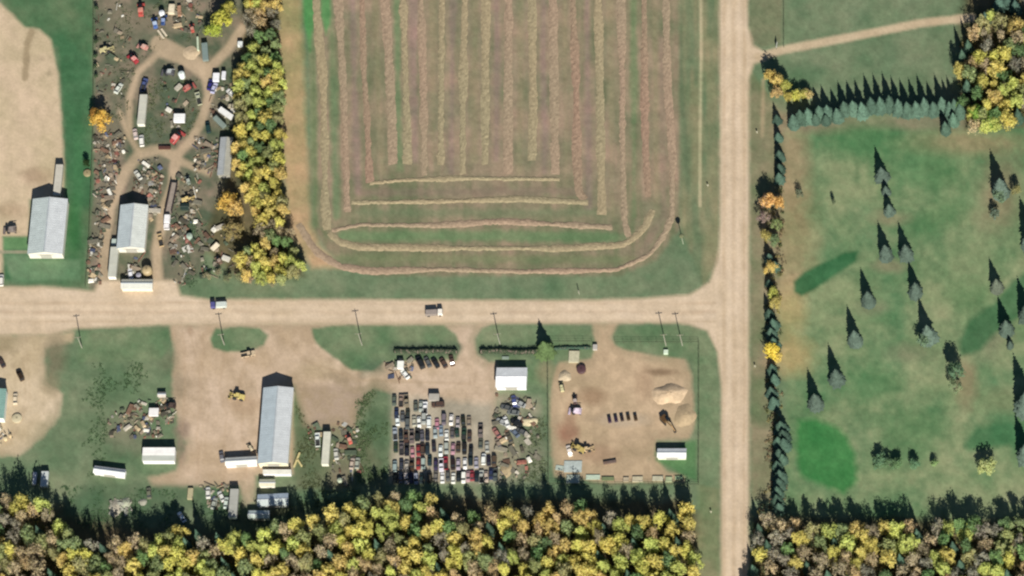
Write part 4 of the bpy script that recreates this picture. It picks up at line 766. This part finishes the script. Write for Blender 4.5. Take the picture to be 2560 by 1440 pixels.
# ------------------------------------------------------------------ utility poles, fences, hedges
def pole(px, py, H, label, arm=True):
    o = empty('utility_pole', P(px, py), math.radians(3), label, 'utility pole', 'utility poles along the road')
    part('pole', MB().tube((0, 0, 0), (0, 0, H), .2, .14, 8).mesh('pole', M_WOOD), o, (170, 168, 150))
    if arm:
        part('crossarm', MB().box((0, .12, H-.5), (2.4, .14, .16)).mesh('crossarm', M_WOOD), o, (150, 140, 120))
        for x in (-1.1, 0, 1.1): part('insulator', MB().tube((x, .12, H-.42), (x, .12, H-.2), .07, .05, 6).mesh('insulator', M_METAL), o, (200, 204, 200))
for x, y, H, lb in [(205, 870, 9.6, 'westernmost utility pole, on the corner of the western grass'), (561, 862, 9.2, 'utility pole standing on the oval grass island'), (905, 863, 10.2, 'utility pole on the large grass island west of the hedge'), (1250, 860, 9.0, 'utility pole at the west end of the eastern hedge'),
                    (1665, 864, 9.6, 'westerly of the twin utility poles north of the fenced yard'), (1706, 864, 9.4, 'easterly of the twin utility poles north of the fenced yard'), (1448, 735, 3.0, 'short post on the north verge of the road')]: pole(x, y, H, lb, H > 5)
o = empty('drum_post', P(1708, 610), 0, 'tall post carrying a dark round basket at the corner of the hay field', 'post')
part('pole', MB().tube((0, 0, 0), (0, 0, 7.0), .16, .12, 8).mesh('pole', M_WOOD), o, (176, 182, 156)); part('basket', MB().dome((0, 0, 7.0), .95, .5, 12, 4).tube((0, 0, 6.3), (0, 0, 7.0), .7, .95, 12).mesh('basket', M_WOOD), o, (120, 124, 92))
o = empty('entrance_sign', P(1943, 118), math.radians(80), 'white board on two posts at the golf course driveway', 'sign')
part('board', MB().box((0, 0, 2.0), (2.2, .12, 1.3)).mesh('board', M_PAINT), o, (226, 228, 220))
for x in (-.9, .9): part('post', MB().tube((x, .1, 0), (x, .1, 2.7), .09, .09, 6).mesh('post', M_WOOD), o, (90, 80, 66))
for x, y, lb in ((1893, 333, 'small pale marker post on the verge near the north-west spruces'), (1888, 918, 'small pale marker post on the verge beside the brightest yellow tree'), (1770, 466, 'small dark marker post on the verge east of the pale line'), (1778, 1282, 'small white marker post on the grass east of the south wood')):
    tag(part('marker_post', MB().tube((0, 0, 0), (0, 0, 1.3), .14, .12, 6).box((0, 0, 1.2), (.6, .1, .5)).mesh('marker_post', M_WOOD), None, (206, 200, 176), loc=P(x, y)), lb, 'marker post')
def fence(pts, label, H=1.9, step=3.0, col=(96, 104, 80)):
    o = empty('wire_fence', P(*pts[0]), 0, label, 'fence'); o0 = o.location.copy()
    W = [P(*p)-o0 for p in pts]; pm = MB().tube((0, 0, 0), (0, 0, H), .06, .05, 6).mesh('post', M_WOOD)
    for a_, b_2 in zip(W[:-1], W[1:]):
        n = max(1, int((b_2-a_).length/step))
        for k in range(n): part('post', pm, o, col, loc=a_+(b_2-a_)*(k/n))
        for z in (H*.95, H*.6, H*.25): part('wire_rail', MB().tube((a_.x, a_.y, z), (b_2.x, b_2.y, z), .035, .035, 4, cap=False).mesh('wire_rail', M_WOOD), o, col)
    part('post', pm, o, col, loc=W[-1])
fence([(1378, 856), (1480, 856)], 'wire fence closing the north of the fenced yard west of its gate'); fence([(1538, 858), (1748, 858), (1748, 1040), (1747, 1212)], 'wire fence round the north-east and east of the fenced yard'); fence([(1747, 1214), (1560, 1214), (1370, 1212)], 'wire fence along the south of the fenced yard'); fence([(1372, 1212), (1370, 900)], 'wire fence between the weeds and the fenced yard'); fence([(234, -60), (234, 300), (222, 620), (214, 718)], 'low wire fence between the green strip and the scrapyard', 1.5)
fence([(1960, -60), (1960, 120)], 'wire fence north of the golf course driveway', 1.3)

# ------------------------------------------------------------------ foliage
def leaf_quad(mb, p, nrm, s, r, col):
    nrm = nrm.normalized(); u = nrm.cross(Vector((r.uniform(-1, 1), r.uniform(-1, 1), r.uniform(-1, 1))))
    if u.length < 1e-3: u = Vector((1, 0, 0))
    u.normalize(); v = nrm.cross(u); a_ = s*r.uniform(.7, 1.2); b2 = s*r.uniform(.5, .9)
    mb.add([p-u*a_-v*b2*.3, p-v*b2, p+u*a_+v*b2*.2, p+v*b2], [(0, 1, 2, 3)], col)
def deciduous_mesh(seed, n=1000, sparse=False):
    r = random.Random(seed); cr = MB(); tr = MB(); lobes = []
    nb = r.randint(4, 7); q0 = r.random()*6
    for k in range(nb):
        q = q0+6.283*k/nb+r.uniform(-.4, .4); d = r.uniform(.35, .72); top = r.uniform(.2, 1.0)
        for z in (top, top-.55, top-1.05):
            if z > -.75: lobes.append((Vector((d*(1-.25*z)*math.cos(q)+r.uniform(-.12, .12), d*(1-.25*z)*math.sin(q)+r.uniform(-.12, .12), z+r.uniform(-.1, .1))), r.uniform(.19, .36)))
    for z in (.15, .65, 1.05): lobes.append((Vector((r.uniform(-.15, .15), r.uniform(-.15, .15), z)), r.uniform(.22, .34)))
    for i in range(n):
        c, rad = r.choice(lobes); dv = Vector((r.gauss(0, 1), r.gauss(0, 1), r.gauss(0, 1))).normalized(); rr_ = rad*(r.uniform(.55, 1.12) if r.random() < .8 else r.uniform(1.1, 1.5))
        p = c+Vector((dv.x*rr_, dv.y*rr_, dv.z*rr_*1.35))
        nv = dv*0.8+Vector((r.uniform(-.5, .5), r.uniform(-.8, .3), r.uniform(-.2, 1.0))); g = r.uniform(1.1, 1.65)
        leaf_quad(cr, p, nv, .082 if sparse else .105, r, (g*r.uniform(.93, 1.07), g, g*r.uniform(.85, 1.12)))
    zb = -1.9
    tr.tube((0, 0, zb), (0.02, 0, -.1), .07, .045, 7); tr.tube((.02, 0, -.1), (0, 0, .8), .045, .015, 6)
    for c, rad in lobes: tr.tube((0, 0, -.5+.3*c.z), tuple(c*1.0), .03, .01, 5)
    if sparse:
        for i in range(46):
            c, rad = r.choice(lobes); dv = Vector((r.gauss(0, 1), r.gauss(0, 1), abs(r.gauss(0, 1)))).normalized(); tr.tube(tuple(c*.8), tuple(c+dv*rad), .014, .005, 3, cap=False)
    return cr.mesh('crown', M_LEAF, color=True), tr.mesh('trunk', M_BARK)
def conifer_mesh(seed, n_t=17, droop=.35):
    r = random.Random(seed); cr = MB(); tr = MB(); R = 1.0   # unit radius, height 4
    H = 4.0
    for t in range(n_t):
        f = t/(n_t-1); z = .25+(H-.35)*f; rad = R*(1-f)**.85*r.uniform(.85, 1.1)+.05; nb = max(5, int(15*(1-f)+5)); off = r.random()
        for k in range(nb):
            q = 6.283*(k+off+r.uniform(-.2, .2))/nb; L_ = rad*r.uniform(.78, 1.15); dx, dy = math.cos(q), math.sin(q); w_ = L_*.26+.05
            g = r.uniform(.75, 1.25); dz = -L_*droop
            cr.add([(0, 0, z+.12), (dx*L_*.6-dy*w_, dy*L_*.6+dx*w_, z+dz*.5), (dx*L_, dy*L_, z+dz), (dx*L_*.6+dy*w_, dy*L_*.6-dx*w_, z+dz*.5)], [(0, 1, 2), (0, 2, 3)], (g, g, g))
    cr.tube((0, 0, .3), (0, 0, H*.93), .55, .02, 8, (.55, .55, .55), cap=False)
    tr.tube((0, 0, 0), (0, 0, H*.9), .09, .02, 7)
    return cr.mesh('crown', M_NEEDLE, color=True), tr.mesh('trunk', M_BARK)
DEC = [deciduous_mesh(s) for s in range(12)]; SPA = [deciduous_mesh(50+s, 620, True) for s in range(8)]; CON = [conifer_mesh(s) for s in range(5)]
TREES = []
def spruce(bx, by, H, R=None, col=(92, 116, 98), label=None, group=None, seed=None):
    R = R or H*.31; cr, tr = random.choice(CON); o = empty('spruce_tree', P(bx, by), random.uniform(0, 6.28), label, 'spruce tree', group); o.scale = (R, R, H/4.0)
    j = random.uniform(.88, 1.12); part('trunk', tr, o); part('crown', cr, o, tuple(int(v*j) for v in col)); return o
def tree(cx, cy, H, R, col, label=None, kind='full', group=None):
    """crown centre at photo pixel (cx, cy)"""
    zs = H/3.2; zc = 1.9*zs; loc = P(cx, cy, zc); loc.z = 0
    cr, tr = random.choice(SPA if kind == 'bare' else DEC); nm = {'bare': 'bare_tree', 'green': 'green_tree', 'full': 'golden_tree' if (col[0] > col[1]+15) else 'yellow_tree'}[kind]
    o = empty(nm, loc, 0, label, 'tree', group); rr = random.uniform(0, 6.28)
    j = random.uniform(.92, 1.08); e1, e2 = random.uniform(.85, 1.15), random.uniform(.85, 1.15); sc_ = (R*e1, R*e2, zs*random.uniform(.95, 1.12)); part('trunk', tr, o, loc=(0, 0, zc), rz=rr, scale=(R, R, zs)); part('crown', cr, o, tuple(int(min(255, v*j)) for v in col), loc=(0, 0, zc), rz=rr, scale=sc_); return o
SG = (102, 120, 106)
# lone conifers of the golf course: apex and shadow tip give the height
def lone(tx, ty, ay, label, R=None, col=SG, bias=0):
    H = (ay-ty)/5.89; by = ty+8.79*H; bx = tx+1.9*H+bias; spruce(bx, by, H, R, col, label, 'single spruces on the golf course')
for tx, ty, ay, lb in [(2188, 362, 418, 'spruce at the north of the three-tree line on the golf course'), (2204, 428, 465, 'middle spruce of the three-tree line on the golf course'), (2210, 465, 510, 'southern spruce of the three-tree line on the golf course'), (2196, 551, 612, 'westerly spruce of the pair below the three-tree line'), (2247, 551, 611, 'easterly spruce of the pair below the three-tree line'),
                       (2272, 648, 706, 'spruce standing east of the dark green tee strip, north of a taller one'), (2298, 740, 812, 'tallest slim spruce in the middle of the golf course'), (2153, 668, 728, 'spruce just south-east of the dark green tee strip'), (2119, 762, 825, 'spruce in a diagonal row, south-west of the tee-side spruce'), (2072, 858, 922, 'spruce in the diagonal row, second from its south-west end'),
                       (2020, 920, 983, 'spruce at the south-west end of the diagonal row'), (2478, 370, 446, 'tall spruce in the north-east of the golf course'), (2497, 738, 800, 'spruce at the edge of the eastern dark fairway'), (2517, 823, 852, 'short spruce south of the fairway edge'), (2475, 642, 697, 'grey-green spruce with sparse needles north of the fairway'), (2538, 885, 978, 'large spruce near the east edge of the photo'), (2546, 690, 760, 'spruce at the east edge beside the fairway'),
                       (2541, 1035, 1110, 'spruce at the east edge above the southern shrubs'), (2553, 490, 575, 'spruce cut by the east edge in the north-east')]:
    lone(tx, ty, ay, lb, col=SG if 'sparse' not in lb else (112, 122, 104))
tree(2390, 925, 9.5, 3.6, (112, 140, 108), 'broad ragged grey-green tree in the south-east of the golf course', 'green'); tree(2385, 968, 6.5, 3.4, (130, 146, 110), 'lower spreading half-bare tree against the broad ragged one', 'bare'); tree(2312, 850, 6, 2.8, (112, 134, 108), 'low bushy tree at the foot of the tallest slim spruce', 'green')
tree(2500, 485, 6.0, 3.2, (124, 146, 116), 'bushy green tree at the foot of the tall north-eastern spruce', 'green'); tree(2486, 532, 4.5, 2.2, (112, 126, 108), 'small grey-green tree south of the bushy one', 'green'); tree(2541, 475, 5.5, 2.0, (160, 156, 108), 'small yellowish tree near the north-east spruces', 'full')
tree(1998, 482, 4, 2.0, (112, 120, 98), 'small thin grey tree at the west side of the golf course', 'bare'); tree(2084, 505, 3.6, .9, (110, 124, 96), 'tiny sapling alone on the western golf course', 'green')
for x, y, R, c, lb in [(2198, 1150, 3.4, (112, 144, 108), 'largest round shrub at the west end of the southern shrub row'), (2224, 1158, 2.4, (116, 146, 106), 'shrub second from the west in the southern shrub row'), (2245, 1158, 2.6, (120, 150, 106), 'shrub third from the west in the southern shrub row'), (2288, 1160, 2.2, (106, 138, 104), 'shrub between the row and the last shrub'), (2337, 1158, 1.6, (140, 164, 112), 'small light shrub at the east end of the southern row')]: tree(x, y, 4.6 if R > 2 else 3.6, R, c, lb, 'green')
tree(2466, 1168, 7, 4.6, (176, 184, 124), 'wide pale yellow-green tree in the south-east of the golf course', 'full')
# spruce row along the north of the golf course
tips = [(1968, 232), (1985, 222), (2005, 218), (2033, 212), (2053, 208), (2077, 218), (2095, 200), (2117, 199), (2137, 194), (2160, 181), (2183, 180), (2206, 175), (2228, 186), (2250, 191), (2272, 189), (2293, 181), (2318, 200), (2337, 182), (2356, 190), (2368, 186), (2384, 205)]
for i, (tx, ty) in enumerate(tips):
    H = 10.6 if ty < 195 else 9.2; by = ty+8.79*H+random.uniform(-2, 2); bx = tx+1.9*H
    spruce(bx, by, H, 2.9, (94, 120, 102), f'spruce in the dense row north of the golf course, {ORD[i]} from the west', 'spruces in the northern row')
for i, (x, y, H) in enumerate([(1995, 300, 6), (2012, 302, 6), (2040, 304, 6.5), (2066, 305, 6), (2365, 330, 9), (2385, 308, 9), (2398, 290, 8)]): spruce(x, y, H, 2.4, (92, 118, 100), f'short spruce on the south side of the northern row, {ORD[i]} from the west', 'short spruces by the northern row')
# tree line between the road and the golf course
side = [(1944, 300, 's', 6), (1947, 345, 's', 6), (1950, 392, 's', 7), (1951, 425, 's', 7), (1950, 448, 's', 7), (1925, 500, (216, 176, 116), 9, 3.4), (1948, 508, (206, 168, 104), 8, 2.6), (1912, 500, (176, 150, 122), 8, 2.6), (1910, 545, 'b', 7, 2.8), (1940, 560, (140, 154, 104), 6, 2.4), (1915, 588, (180, 168, 104), 6, 2.8), (1936, 600, (132, 150, 108), 5, 2.4),
        (1925, 650, 's', 7), (1940, 668, 's', 6.5), (1927, 668, (218, 194, 120), 7, 2.8), (1925, 712, 's', 6), (1932, 732, (188, 190, 104), 7, 2.6), (1938, 756, (206, 192, 120), 6.5, 2.8), (1925, 790, 's', 7.5), (1935, 815, 's', 8), (1930, 838, 's', 8), (1936, 862, 's', 8), (1930, 878, (226, 204, 92), 7.5, 3.2), (1945, 892, (206, 186, 108), 5, 2.2),
        (1932, 925, 's', 7), (1938, 950, 's', 7), (1930, 985, 's', 8), (1936, 1010, 's', 8), (1955, 1075, 's', 9.5), (1960, 1095, 's', 9), (1962, 1115, 's', 8.5), (1948, 1110, 's', 8), (1950, 1140, 's', 8), (1958, 1150, 's', 7), (1945, 1170, 's', 8), (1952, 1195, 's', 9), (1950, 1215, 's', 8.5), (1946, 1235, 's', 8.5), (1944, 1255, 's', 8.5), (1950, 1275, 's', 8)]
for i, e in enumerate(side):
    place = 'north part' if e[1] < 480 else 'middle part' if e[1] < 900 else 'south part'
    nth = ORD[[q for q in side if (('north part' if q[1] < 480 else 'middle part' if q[1] < 900 else 'south part') == place)].index(e)]
    if e[2] == 's': spruce(e[0], e[1]+4, e[3], e[3]*.33, (84, 108, 92), f'spruce in the {place} of the roadside line, {nth} from the north', 'trees along the road beside the golf course')
    elif e[2] == 'b': tree(e[0], e[1], e[3], e[4], (150, 132, 124), f'bare greyish tree in the {place} of the roadside line, {nth} from the north', 'bare', 'trees along the road beside the golf course')
    else: tree(e[0], e[1], e[3], e[4], e[2], f'yellow or orange tree in the {place} of the roadside line, {nth} from the north', 'full', 'trees along the road beside the golf course')
# single trees
spruce(1364, 880, 9.4, 4.0, (108, 130, 84), 'lone yellow-green conifer at the east end of the roadside hedge')
tree(250, 296, 7.5, 4.6, (206, 172, 90), 'round orange tree on the west edge of the scrapyard'); tree(236, 285, 6, 2.6, (186, 142, 74), 'small deep orange tree leaning on the round orange one')
tree(553, 45, 8.5, 4.6, (206, 202, 96), 'great yellow-green tree beside the scrapyard north track'); tree(533, 76, 7, 3.6, (186, 198, 92), 'lower yellow-green tree in front of the great one'); tree(570, 20, 8, 3.6, (190, 184, 96), 'olive yellow tree north-east of the great yellow-green one')
tree(640, -2, 8, 4.6, (220, 188, 98), 'bright orange-yellow tree at the top of the belt'); tree(568, 500, 9, 4.6, (220, 186, 100), 'golden tree in front of the southern belt'); tree(590, 520, 8, 3.6, (214, 184, 116), 'paler golden tree in the clearing of the belt'); tree(582, 572, 5, 5.0, (176, 160, 108), 'low spreading tan tree in the clearing below the golden tree', 'bare')
tree(216, 408, 4, 1.5, (60, 80, 48), 'small dark bush at the west fence of the scrapyard', 'green')
# woods: crowns strewn with a minimum distance, colours by place
GY = [(204, 200, 110), (210, 196, 112), (198, 204, 118), (184, 192, 110)]; YL = [(212, 198, 118), (212, 190, 120), (206, 198, 112)]; OL = [(158, 164, 110), (144, 158, 110), (168, 164, 116)]; GR = [(112, 142, 92), (124, 152, 98), (108, 132, 90)]; TB = [(200, 182, 144), (190, 174, 140), (180, 168, 138), (208, 184, 138)]; GB = [(164, 158, 138), (154, 152, 134)]
CNAME = [(GY, 'yellow-green', 'full'), (YL, 'golden yellow', 'full'), (OL, 'olive', 'full'), (GR, 'green', 'green'), (TB, 'tan half-bare', 'bare'), (GB, 'grey leafless', 'bare')]
def pick(wts, r):
    k = r.choices(range(len(CNAME)), weights=wts)[0]; p_, nm, kd = CNAME[k]; return r.choice(p_), nm, kd
def inside(poly, x, y):
    c = False; m_ = len(poly)
    for i in range(m_):
        x0, y0 = poly[i]; x1, y1 = poly[(i+1) % m_]
        if (y0 > y) != (y1 > y) and x < (x1-x0)*(y-y0)/(y1-y0)+x0: c = not c
    return c
def wood(poly, dmin, weights, zone, H, Rr, seed, group, order, spr=0.0, n=4000):
    r = random.Random(seed); pts = []; xs = [p[0] for p in poly]; ys = [p[1] for p in poly]
    for _ in range(n):
        x, y = r.uniform(min(xs), max(xs)), r.uniform(min(ys), max(ys))
        if inside(poly, x, y) and all((x-a_)**2+(y-b2)**2 > dmin*dmin for a_, b2 in pts): pts.append((x, y))
    recs = {}
    for x, y in pts:
        if r.random() < spr: recs.setdefault((zone(x, y), 'spruce'), []).append((x, y, None, None)); continue
        c, nm, kd = pick(weights(x, y), r); recs.setdefault((zone(x, y), nm), []).append((x, y, c, kd))
    for (z, nm), v in recs.items():
        v.sort(key=lambda e: e[0] if order == 'x' else e[1])
        for i, (x, y, c, kd) in enumerate(v):
            pos = f'{ORD[min(i, 29)]} from the {"west" if order == "x" else "north"}' if len(v) > 1 else 'the only such one'
            h = r.uniform(*H); R = r.uniform(*Rr)
            if nm == 'spruce': spruce(x, y+h*1.6, h*1.05, 2.4, (82, 106, 88), f'dark spruce, {pos}, {z}', group)
            else: tree(x, y, h, R, c, f'{nm} tree, {pos}, {z}', kd, group)
    return pts
belt = [(612, -60), (692, -60), (696, 100), (704, 200), (698, 300), (702, 400), (706, 500), (718, 560), (740, 620), (756, 680), (700, 706), (610, 695), (600, 640), (650, 600), (640, 540), (605, 450), (588, 430), (590, 330), (592, 190), (618, 130)]
def bw(x, y):
    if y < 20: return [1, 4, 0, 0, 3, 1]
    if y < 80: return [0, 1, 1, 1, 5, 3]
    if y < 150: return [2, 1, 2, 6, 1, 0]
    if y < 245: return [6, 5, 2, .5, .5, 0]
    if y < 335: return [5, 1, 4, 3, 0, 0]
    if y < 560: return [5, 5, 2, 1, 1, .4]
    if y < 640: return [1, 1, 5, 2, 3, 1]
    return [5, 5, 2, .5, 2, 0]
def bz(x, y):
    z = ['top of western belt', 'belt below the leafless patch', 'belt beside the upper trailers', 'belt beside the slanted trailers', 'belt by the weathered roof', 'belt just below the weathered roof', 'belt east of the clearing', 'belt above its south end', 'south end of belt']
    for a_, b2 in zip([80, 160, 240, 330, 400, 470, 550, 630, 9999], z):
        if y < a_: return b2
wood(belt, 20, bw, bz, (6.5, 9.5), (2.3, 3.3), 3, 'trees of the western belt', 'y')
for i, (x, y) in enumerate([(545, 680), (570, 695), (600, 690), (625, 700), (650, 702), (520, 690), (680, 706)]): tree(x, y, 3.2, 2.0, random.choice([(164, 158, 126), (146, 150, 112), (172, 150, 124)]), f'low scrubby bush along the south foot of the belt, {ORD[[520, 545, 570, 600, 625, 650, 680].index(x)]} from the west', 'bare', 'bushes at the foot of the belt')
south = [(-60, 1262), (40, 1250), (110, 1262), (150, 1300), (185, 1352), (270, 1372), (330, 1340), (380, 1366), (450, 1330), (560, 1345), (640, 1340), (700, 1308), (760, 1290), (830, 1290), (890, 1250), (960, 1242), (1050, 1238), (1110, 1262), (1170, 1282), (1240, 1285), (1300, 1278), (1390, 1280), (1440, 1262), (1500, 1285), (1560, 1300), (1620, 1296), (1690, 1262), (1716, 1280), (1736, 1380), (1742, 1500), (-60, 1500)]
def sw(x, y):
    if x < 180: return [2, 3, 3, 1, 4, .6]
    if x < 330: return [3, 2, 3, 2, 2, 1]
    if x < 700: return [6, 3, 2, 1, 1, .3]
    if x < 880: return [3, 5, 1, .6, 4, 0]
    if x < 1150: return [5, 4, 1.5, 1, 3, .6]
    if x < 1450: return [2, 5, 1.5, .6, 4.5, 1]
    return [8, 4, 1, .4, 1.5, .3] if y > 1300 else [3, 3, 1, 1, 3, 1]
def sz(x, y):
    zz = ['wood below western trucks', 'wood below tilted white shed', 'wood below concrete heaps', 'wood below grey semi-trailer', 'wood below southernmost shed', 'wood below weedy strip', 'wood behind crowded lot', 'wood behind lot weeds', 'wood behind pale slabs', 'wood behind low blocks', 'wood at road corner']
    xs = [170, 290, 480, 620, 780, 960, 1120, 1300, 1450, 1600, 9999]
    for a_, b2 in zip(xs, zz):
        if x < a_: return ('front of ' if y < 1330 else 'middle of ' if y < 1400 else 'rear of ')+b2
wood(south, 26, sw, sz, (10.5, 13.5), (2.7, 3.9), 5, 'trees of the south wood', 'x', spr=.06, n=12000)
se = [(1884, 1300), (1960, 1296), (2080, 1318), (2180, 1320), (2240, 1316), (2330, 1320), (2400, 1310), (2480, 1318), (2560, 1300), (2640, 1300), (2640, 1500), (1880, 1500)]
def sew(x, y):
    if x < 1960: return [0, 1, 0, 0, 6, 4]
    if x < 2330: return [1.5, 4, 1, .6, 6, 1] if y < 1390 else [1, 2, 1, 1, 4, 5]
    return [4, 2, 3, 3, 2, 2]
def sez(x, y): return ('front of ' if y < 1360 else 'rear of ')+('south-east wood by road' if x < 2050 else 'south-east wood below bright green' if x < 2230 else 'south-east wood below shrubs' if x < 2400 else 'south-east wood, east end')
wood(se, 27, sew, sez, (8, 12), (2.8, 4.0), 8, 'trees of the south-east wood', 'x', spr=.10, n=5000)
ne = [(2400, 110), (2440, 50), (2500, 30), (2560, 60), (2640, 60), (2640, 300), (2520, 300), (2480, 320), (2420, 315), (2398, 240)]
def new_(x, y): return [2, 4, 1, 1, 4, 1] if y < 190 else [6, 1, 2, 4, .5, 1]
def nez(x, y): return 'north of north-east grove' if y < 150 else 'middle of north-east grove' if y < 230 else 'south of north-east grove'
wood(ne, 26, new_, nez, (8, 11), (2.7, 3.9), 9, 'trees of the north-east grove', 'x', spr=.08, n=3000)
tree(2445, 285, 9, 4.6, (150, 184, 88), 'bright lime-green tree at the south tip of the north-east grove', 'green'); tree(2478, 300, 7, 4.0, (152, 182, 92), 'second lime-green tree beside the driveway end of the grove', 'green')
for i, (x, y) in enumerate([(2500, 0), (2520, -8), (2540, 10), (2465, 40)]): spruce(x, y+20, 10, 2.8, (80, 104, 92), f'dark spruce on the north rim of the north-east grove, {ORD[i]} one', 'spruces on the grove rim')
gt = [(1925, 190, 8, 3.0, (206, 182, 108)), (1945, 200, 8.5, 3.2, (210, 188, 116)), (1962, 215, 7, 2.6, (188, 188, 104)), (1940, 232, 7, 2.8, (200, 174, 120)), (1990, 238, 5, 2.4, (206, 202, 108)), (2008, 236, 5, 2.8, (214, 208, 120)), (2022, 236, 4.6, 2.2, (220, 200, 140)), (1972, 240, 5, 2.4, (188, 176, 100))]
for i, (x, y, h, R, c) in enumerate(gt): tree(x, y, h, R, c, f'yellow tree in the clump at the driveway corner, {ORD[sorted(gt).index((x, y, h, R, c))]} from the west', 'full', 'yellow clump at the driveway corner')
# hedges and weeds
def hedge(pts, wd, h, label, seed, col=(92, 108, 84)):
    r = random.Random(seed); c = smooth_poly(pts, 3); o = empty('hedge', P(*pts[0]), 0, label, 'hedge'); o0 = o.location; mb = MB(); core = MB()
    for (x, y) in c:
        p = P(x, y)-o0; hh = h*r.uniform(.7, 1.15); ww = wd*r.uniform(.8, 1.1)
        core.dome((p.x, p.y, 0), ww*.75, hh*.85, 8, 3)
        for k in range(26):
            dv = Vector((r.gauss(0, 1), r.gauss(0, 1), abs(r.gauss(0, 1)))).normalized(); g = r.uniform(.75, 1.2)
            leaf_quad(mb, Vector((p.x, p.y, 0))+Vector((dv.x*ww, dv.y*ww, dv.z*hh)), dv+Vector((0, 0, .3)), .3, r, (g, g, g))
    part('foliage', mb.mesh('foliage', M_LEAF, color=True), o, col); cm = part('branches', core.mesh('branches', M_BARK), o)
hedge([(990, 878), (1030, 880), (1080, 878), (1140, 880)], 1.0, 1.7, 'long dull green hedge north of the slanted cars', 1); hedge([(1205, 880), (1240, 878), (1300, 882), (1345, 880)], 1.0, 1.8, 'dull green hedge north of the white garage', 2); hedge([(1380, 872), (1440, 870), (1475, 870)], .6, 1.0, 'low blue-green hedge inside the fence west of the gate', 3, (100, 128, 108))
def weeds(poly, n, seed, col, label, s=.24, h=.35, name='weeds'):
    r = random.Random(seed); xs = [p[0] for p in poly]; ys = [p[1] for p in poly]; mb = MB()
    for _ in range(n):
        x, y = r.uniform(min(xs), max(xs)), r.uniform(min(ys), max(ys))
        if not inside(poly, x, y) or (math.sin(x*.07+seed)+math.cos(y*.06+x*.03+seed) < r.uniform(-.6, .9)): continue
        p = P(x, y); cl = r.uniform(.4, 1)
        for k in range(5):
            g = r.uniform(1.0, 1.7); leaf_quad(mb, Vector((p.x+r.gauss(0, .3), p.y+r.gauss(0, .3), r.uniform(.05, h)*cl)), Vector((r.uniform(-.7, .7), r.uniform(-.7, .7), 1)), s, r, (g, g, g*.9))
    o = part(name, mb.mesh(name, M_LEAF, color=True), None, col); tag(o, label, 'weeds', kind='stuff')
weeds([(890, 1000), (930, 975), (970, 1000), (972, 1200), (890, 1210)], 900, 1, (96, 116, 84), 'rough weeds west of the crowded lot'); weeds([(1300, 1060), (1365, 1040), (1368, 1205), (1280, 1205)], 500, 2, (108, 120, 92), 'weeds west of the fenced yard'); weeds([(205, 910), (350, 905), (380, 960), (270, 1040), (260, 1190), (205, 1190)], 1300, 3, (88, 112, 82), 'rough weeds west of the central yard')
weeds([(735, 975), (765, 1060), (800, 1110), (800, 1220), (735, 1225)], 600, 4, (100, 108, 80), 'weeds east of the longest building'); weeds([(240, 0), (500, 0), (480, 110), (400, 100), (330, 200), (320, 300), (240, 300)], 1100, 5, (100, 110, 86), 'weeds in the north of the scrapyard'); weeds([(340, 200), (500, 200), (500, 300), (450, 370), (345, 360)], 500, 6, (106, 116, 88), 'weeds inside the ring of tracks')
weeds([(440, 560), (520, 560), (520, 720), (470, 720)], 350, 7, (96, 120, 92), 'grass tufts in the south-east of the scrapyard'); weeds([(700, 1225), (900, 1225), (880, 1270), (720, 1300)], 400, 8, (92, 108, 80), 'weeds along the edge of the south wood'); weeds([(150, 1215), (420, 1225), (560, 1275), (430, 1320), (200, 1320)], 900, 9, (84, 112, 82), 'weeds above the western half of the south wood')

def under(poly, n, seed, cols, label, h=2.6):
    r = random.Random(seed); xs = [p[0] for p in poly]; ys = [p[1] for p in poly]; mb = MB()
    for _ in range(n):
        x, y = r.uniform(min(xs), max(xs)), r.uniform(min(ys), max(ys))
        if not inside(poly, x, y): continue
        p = P(x, y); c = alb(r.choice(cols)); hh = r.uniform(.5, h); w_ = r.uniform(.5, 1.2)
        for k in range(11):
            g = r.uniform(.7, 1.3); dv = Vector((r.gauss(0, .5), r.gauss(0, .5), r.uniform(0, 1)))
            leaf_quad(mb, Vector((p.x+dv.x*w_, p.y+dv.y*w_, .1+dv.z*hh)), Vector((r.uniform(-.7, .7), r.uniform(-.9, .5), 1)), .3, r, tuple(v*g for v in c))
    o = part('undergrowth', mb.mesh('undergrowth', M_LEAF, color=True), None); o.color = (1, 1, 1, 1); tag(o, label, 'undergrowth', kind='stuff')
UC = [(150, 140, 96), (120, 124, 82), (96, 112, 76), (160, 140, 108), (134, 120, 96), (170, 160, 100)]
under([(x, y+14) for x, y in south], 5200, 61, UC, 'scrub beneath the south wood'); under(belt, 1500, 62, UC, 'scrub beneath the western belt', 2.0); under([(x, y+12) for x, y in se], 2300, 63, UC, 'scrub beneath the south-east wood'); under(ne, 1000, 64, UC, 'scrub beneath the north-east grove')
under([(1905, 480), (1960, 470), (1960, 620), (1950, 900), (1970, 1290), (1890, 1300), (1915, 1200), (1915, 640)], 420, 65, UC, 'scrub along the roadside tree line', 1.4)
for i, (x, y, h) in enumerate([(240, 20, 2.6), (240, 104, 2.6), (238, 140, 2.2), (238, 165, 2.4), (240, 190, 2.0)]):
    tree(x, y, h, 1.0, (84, 104, 76), f'small dark bush on the west fence of the scrapyard, {ORD[i]} from the north', 'green', 'dark bushes on the west fence')
